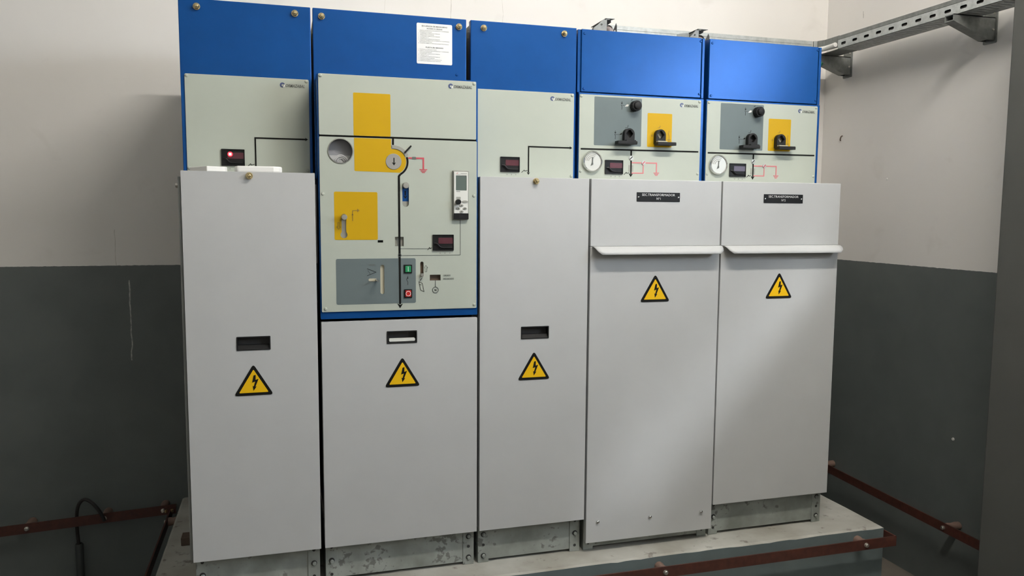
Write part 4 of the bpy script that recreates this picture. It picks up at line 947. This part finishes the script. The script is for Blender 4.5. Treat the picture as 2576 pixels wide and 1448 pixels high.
# short tray drops turning down behind the cabinets
def tray_drop(x0, x1, zt, lit, label):
    """U-shaped end piece of tray, open towards the room, with a grey cable, and black tubes standing in for the shade inside"""
    t = thing('tray_drop', label, 'cable tray', ((x0+x1)/2, 0.65, 1.99), 'short tray drops behind the blue covers')
    zb = 1.990; y0, y1 = 0.585, 0.735; xs_ = x0+lit
    bm = BM()      # bent side flap turned towards the room
    fl = lambda u, v, d: (x0+(xs_-x0)*u, y0+0.030-0.030*u+d, v)
    plate(bm, [(0, zb), (1, zb), (1, zt-0.004), (0.75, zt-0.001), (0.35, zt-0.018), (0, zt-0.030)], 0.0, 0.002, [[(0.62+0.10*math.cos(a), zt-0.020+0.0040*math.sin(a)) for a in [2*math.pi*i/8 for i in range(8)]]], fl); obj('side_flap', bm, 'galv_tray', t)
    bm = BM(); plate(bm, [(y0, zb), (y1, zb), (y1, zt-0.004), (y0, zt)], xs_, xs_+0.002, f=lambda a, b, d: (d, a, b)); obj('side_rail', bm, 'galv_dark', t)
    bm = BM(); plate(bm, [(y0+0.01, zb), (y1, zb), (y1, zt-0.010), (y0+0.06, zt-0.012), (y0+0.045, zt-0.030), (y0+0.02, zt-0.008), (y0+0.01, zt-0.022)], x1-0.002, x1, [circ(y0+0.032, zt-0.040, 0.009, 10)], f=lambda a, b, d: (d, a, b)); obj('side_rail', bm, 'galv_tray', t)
    bm = BM(); plate(bm, [(xs_-0.004, y0-0.004), (x1-0.018, y0-0.004), (x1-0.024, y0+0.02), (x1-0.010, y0+0.05), (x1-0.004, y1), (xs_-0.004, y1)], zt, zt+0.0018, [rrect(xs_+0.006, xs_+0.018, y0+0.002, y0+0.012)], f=lambda a, b, d: (a, b, d)); obj('top_flange', bm, 'galv_dark', t)
    w_ = x1-xs_-0.004
    for k in range(3):  # black tubes added so that the shaded inside of the drop comes out dark
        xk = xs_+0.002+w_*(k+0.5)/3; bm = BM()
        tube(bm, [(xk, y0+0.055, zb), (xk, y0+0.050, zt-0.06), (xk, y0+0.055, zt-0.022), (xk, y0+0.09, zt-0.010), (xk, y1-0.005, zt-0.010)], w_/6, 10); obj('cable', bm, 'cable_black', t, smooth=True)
    xm = xs_+0.022; bm = BM()
    tube(bm, [(xm+0.004, y0+0.012, zb), (xm+0.003, y0+0.012, zt-0.060), (xm-0.002, y0+0.016, zt-0.040), (xm-0.006, y0+0.026, zt-0.034)], 0.0125, 12); obj('cable', bm, 'cable_grey', t, smooth=True)
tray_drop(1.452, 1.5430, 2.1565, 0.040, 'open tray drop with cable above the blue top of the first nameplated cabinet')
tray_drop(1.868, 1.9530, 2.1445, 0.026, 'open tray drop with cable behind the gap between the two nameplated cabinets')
bm = BM(); plate(bm, [(1.812, 1.99), (1.866, 1.99), (1.866, 2.1330), (1.856, 2.1330), (1.812, 2.1265)], 0.610, 0.613)
tag(obj('splice_plate', bm, 'galv_dark', None, bevel=0.001), 'flat zinc tray piece left of the cable drop behind the gap', 'tray splice')

# ------------------------------------------------------------------ small wall bits
bm = BM(); tube(bm, [(XW+0.001, 0.762, 1.765), (XW-0.006, 0.762, 1.763), (XW-0.010, 0.762, 1.755), (XW-0.010, 0.764, 1.747), (XW-0.006, 0.766, 1.744)], 0.0028, 8); tag(obj('wall_hook', bm, 'hook_rust', None, smooth=True), 'small rusty hook in the white right-hand wall', 'hook')
bm = BM(); lathe(bm, (XW+0.001, 0.050, 0.537), (-1, 0, 0), [(0, 0), (0.0065, 0), (0.0055, 0.004), (0, 0.005)], 12); tag(obj('wall_plug', bm, 'white_plastic', None, smooth=True), 'white wall plug in the grey dado of the right wall', 'wall plug')
bm = BM(); lathe(bm, (XW+0.001, 0.471, 1.557), (-1, 0, 0), [(0, 0), (0.0055, 0), (0.0045, 0.003), (0, 0.004)], 12); tag(obj('wall_plug', bm, 'white_plastic', None, smooth=True), 'white wall plug in the off-white part of the right wall', 'wall plug')

# ------------------------------------------------------------------ lamps of the room
def batten(x, y, z, L, label, glow, along_x=True, rods=False):
    t = thing('fluorescent_lamp', label, 'lamp', (x, y, z))
    def bx(bm, u0, u1, v0, v1, z0, z1):
        if along_x: box(bm, x+u0, x+u1, y+v0, y+v1, z0, z1)
        else: box(bm, x+v0, x+v1, y+u0, y+u1, z0, z1)
    def pt(u, v, zz): return (x+u, y+v, zz) if along_x else (x+v, y+u, zz)
    bm = BM(); bx(bm, -L/2, L/2, -0.06, 0.06, z, z+0.05 if rods else CZ-0.001); obj('housing', bm, 'lamp_housing', t, bevel=0.004)
    for dy in (-0.035, 0.035):
        bm = BM(); cyl(bm, pt(-L/2+0.02, dy, z-0.022), pt(L/2-0.02, dy, z-0.022), 0.013, n=10); obj('tube', bm, glow, t, smooth=True)
    for s_ in (-1, 1):
        bm = BM(); bx(bm, s_*(L/2-0.010)-0.010, s_*(L/2-0.010)+0.010, -0.055, 0.055, z-0.040, z); obj('lamp_holder', bm, 'lamp_housing', t)
        if rods: bm = BM(); cyl(bm, pt(s_*L*0.35, 0, z+0.05), pt(s_*L*0.35, 0, CZ-0.0005), 0.006, n=8); obj('rod', bm, 'lamp_housing', t)
batten(1.50, -1.38, 3.26, 1.5, 'twin tube fluorescent lamp on the ceiling in front of the cabinets', 'tube_glow')
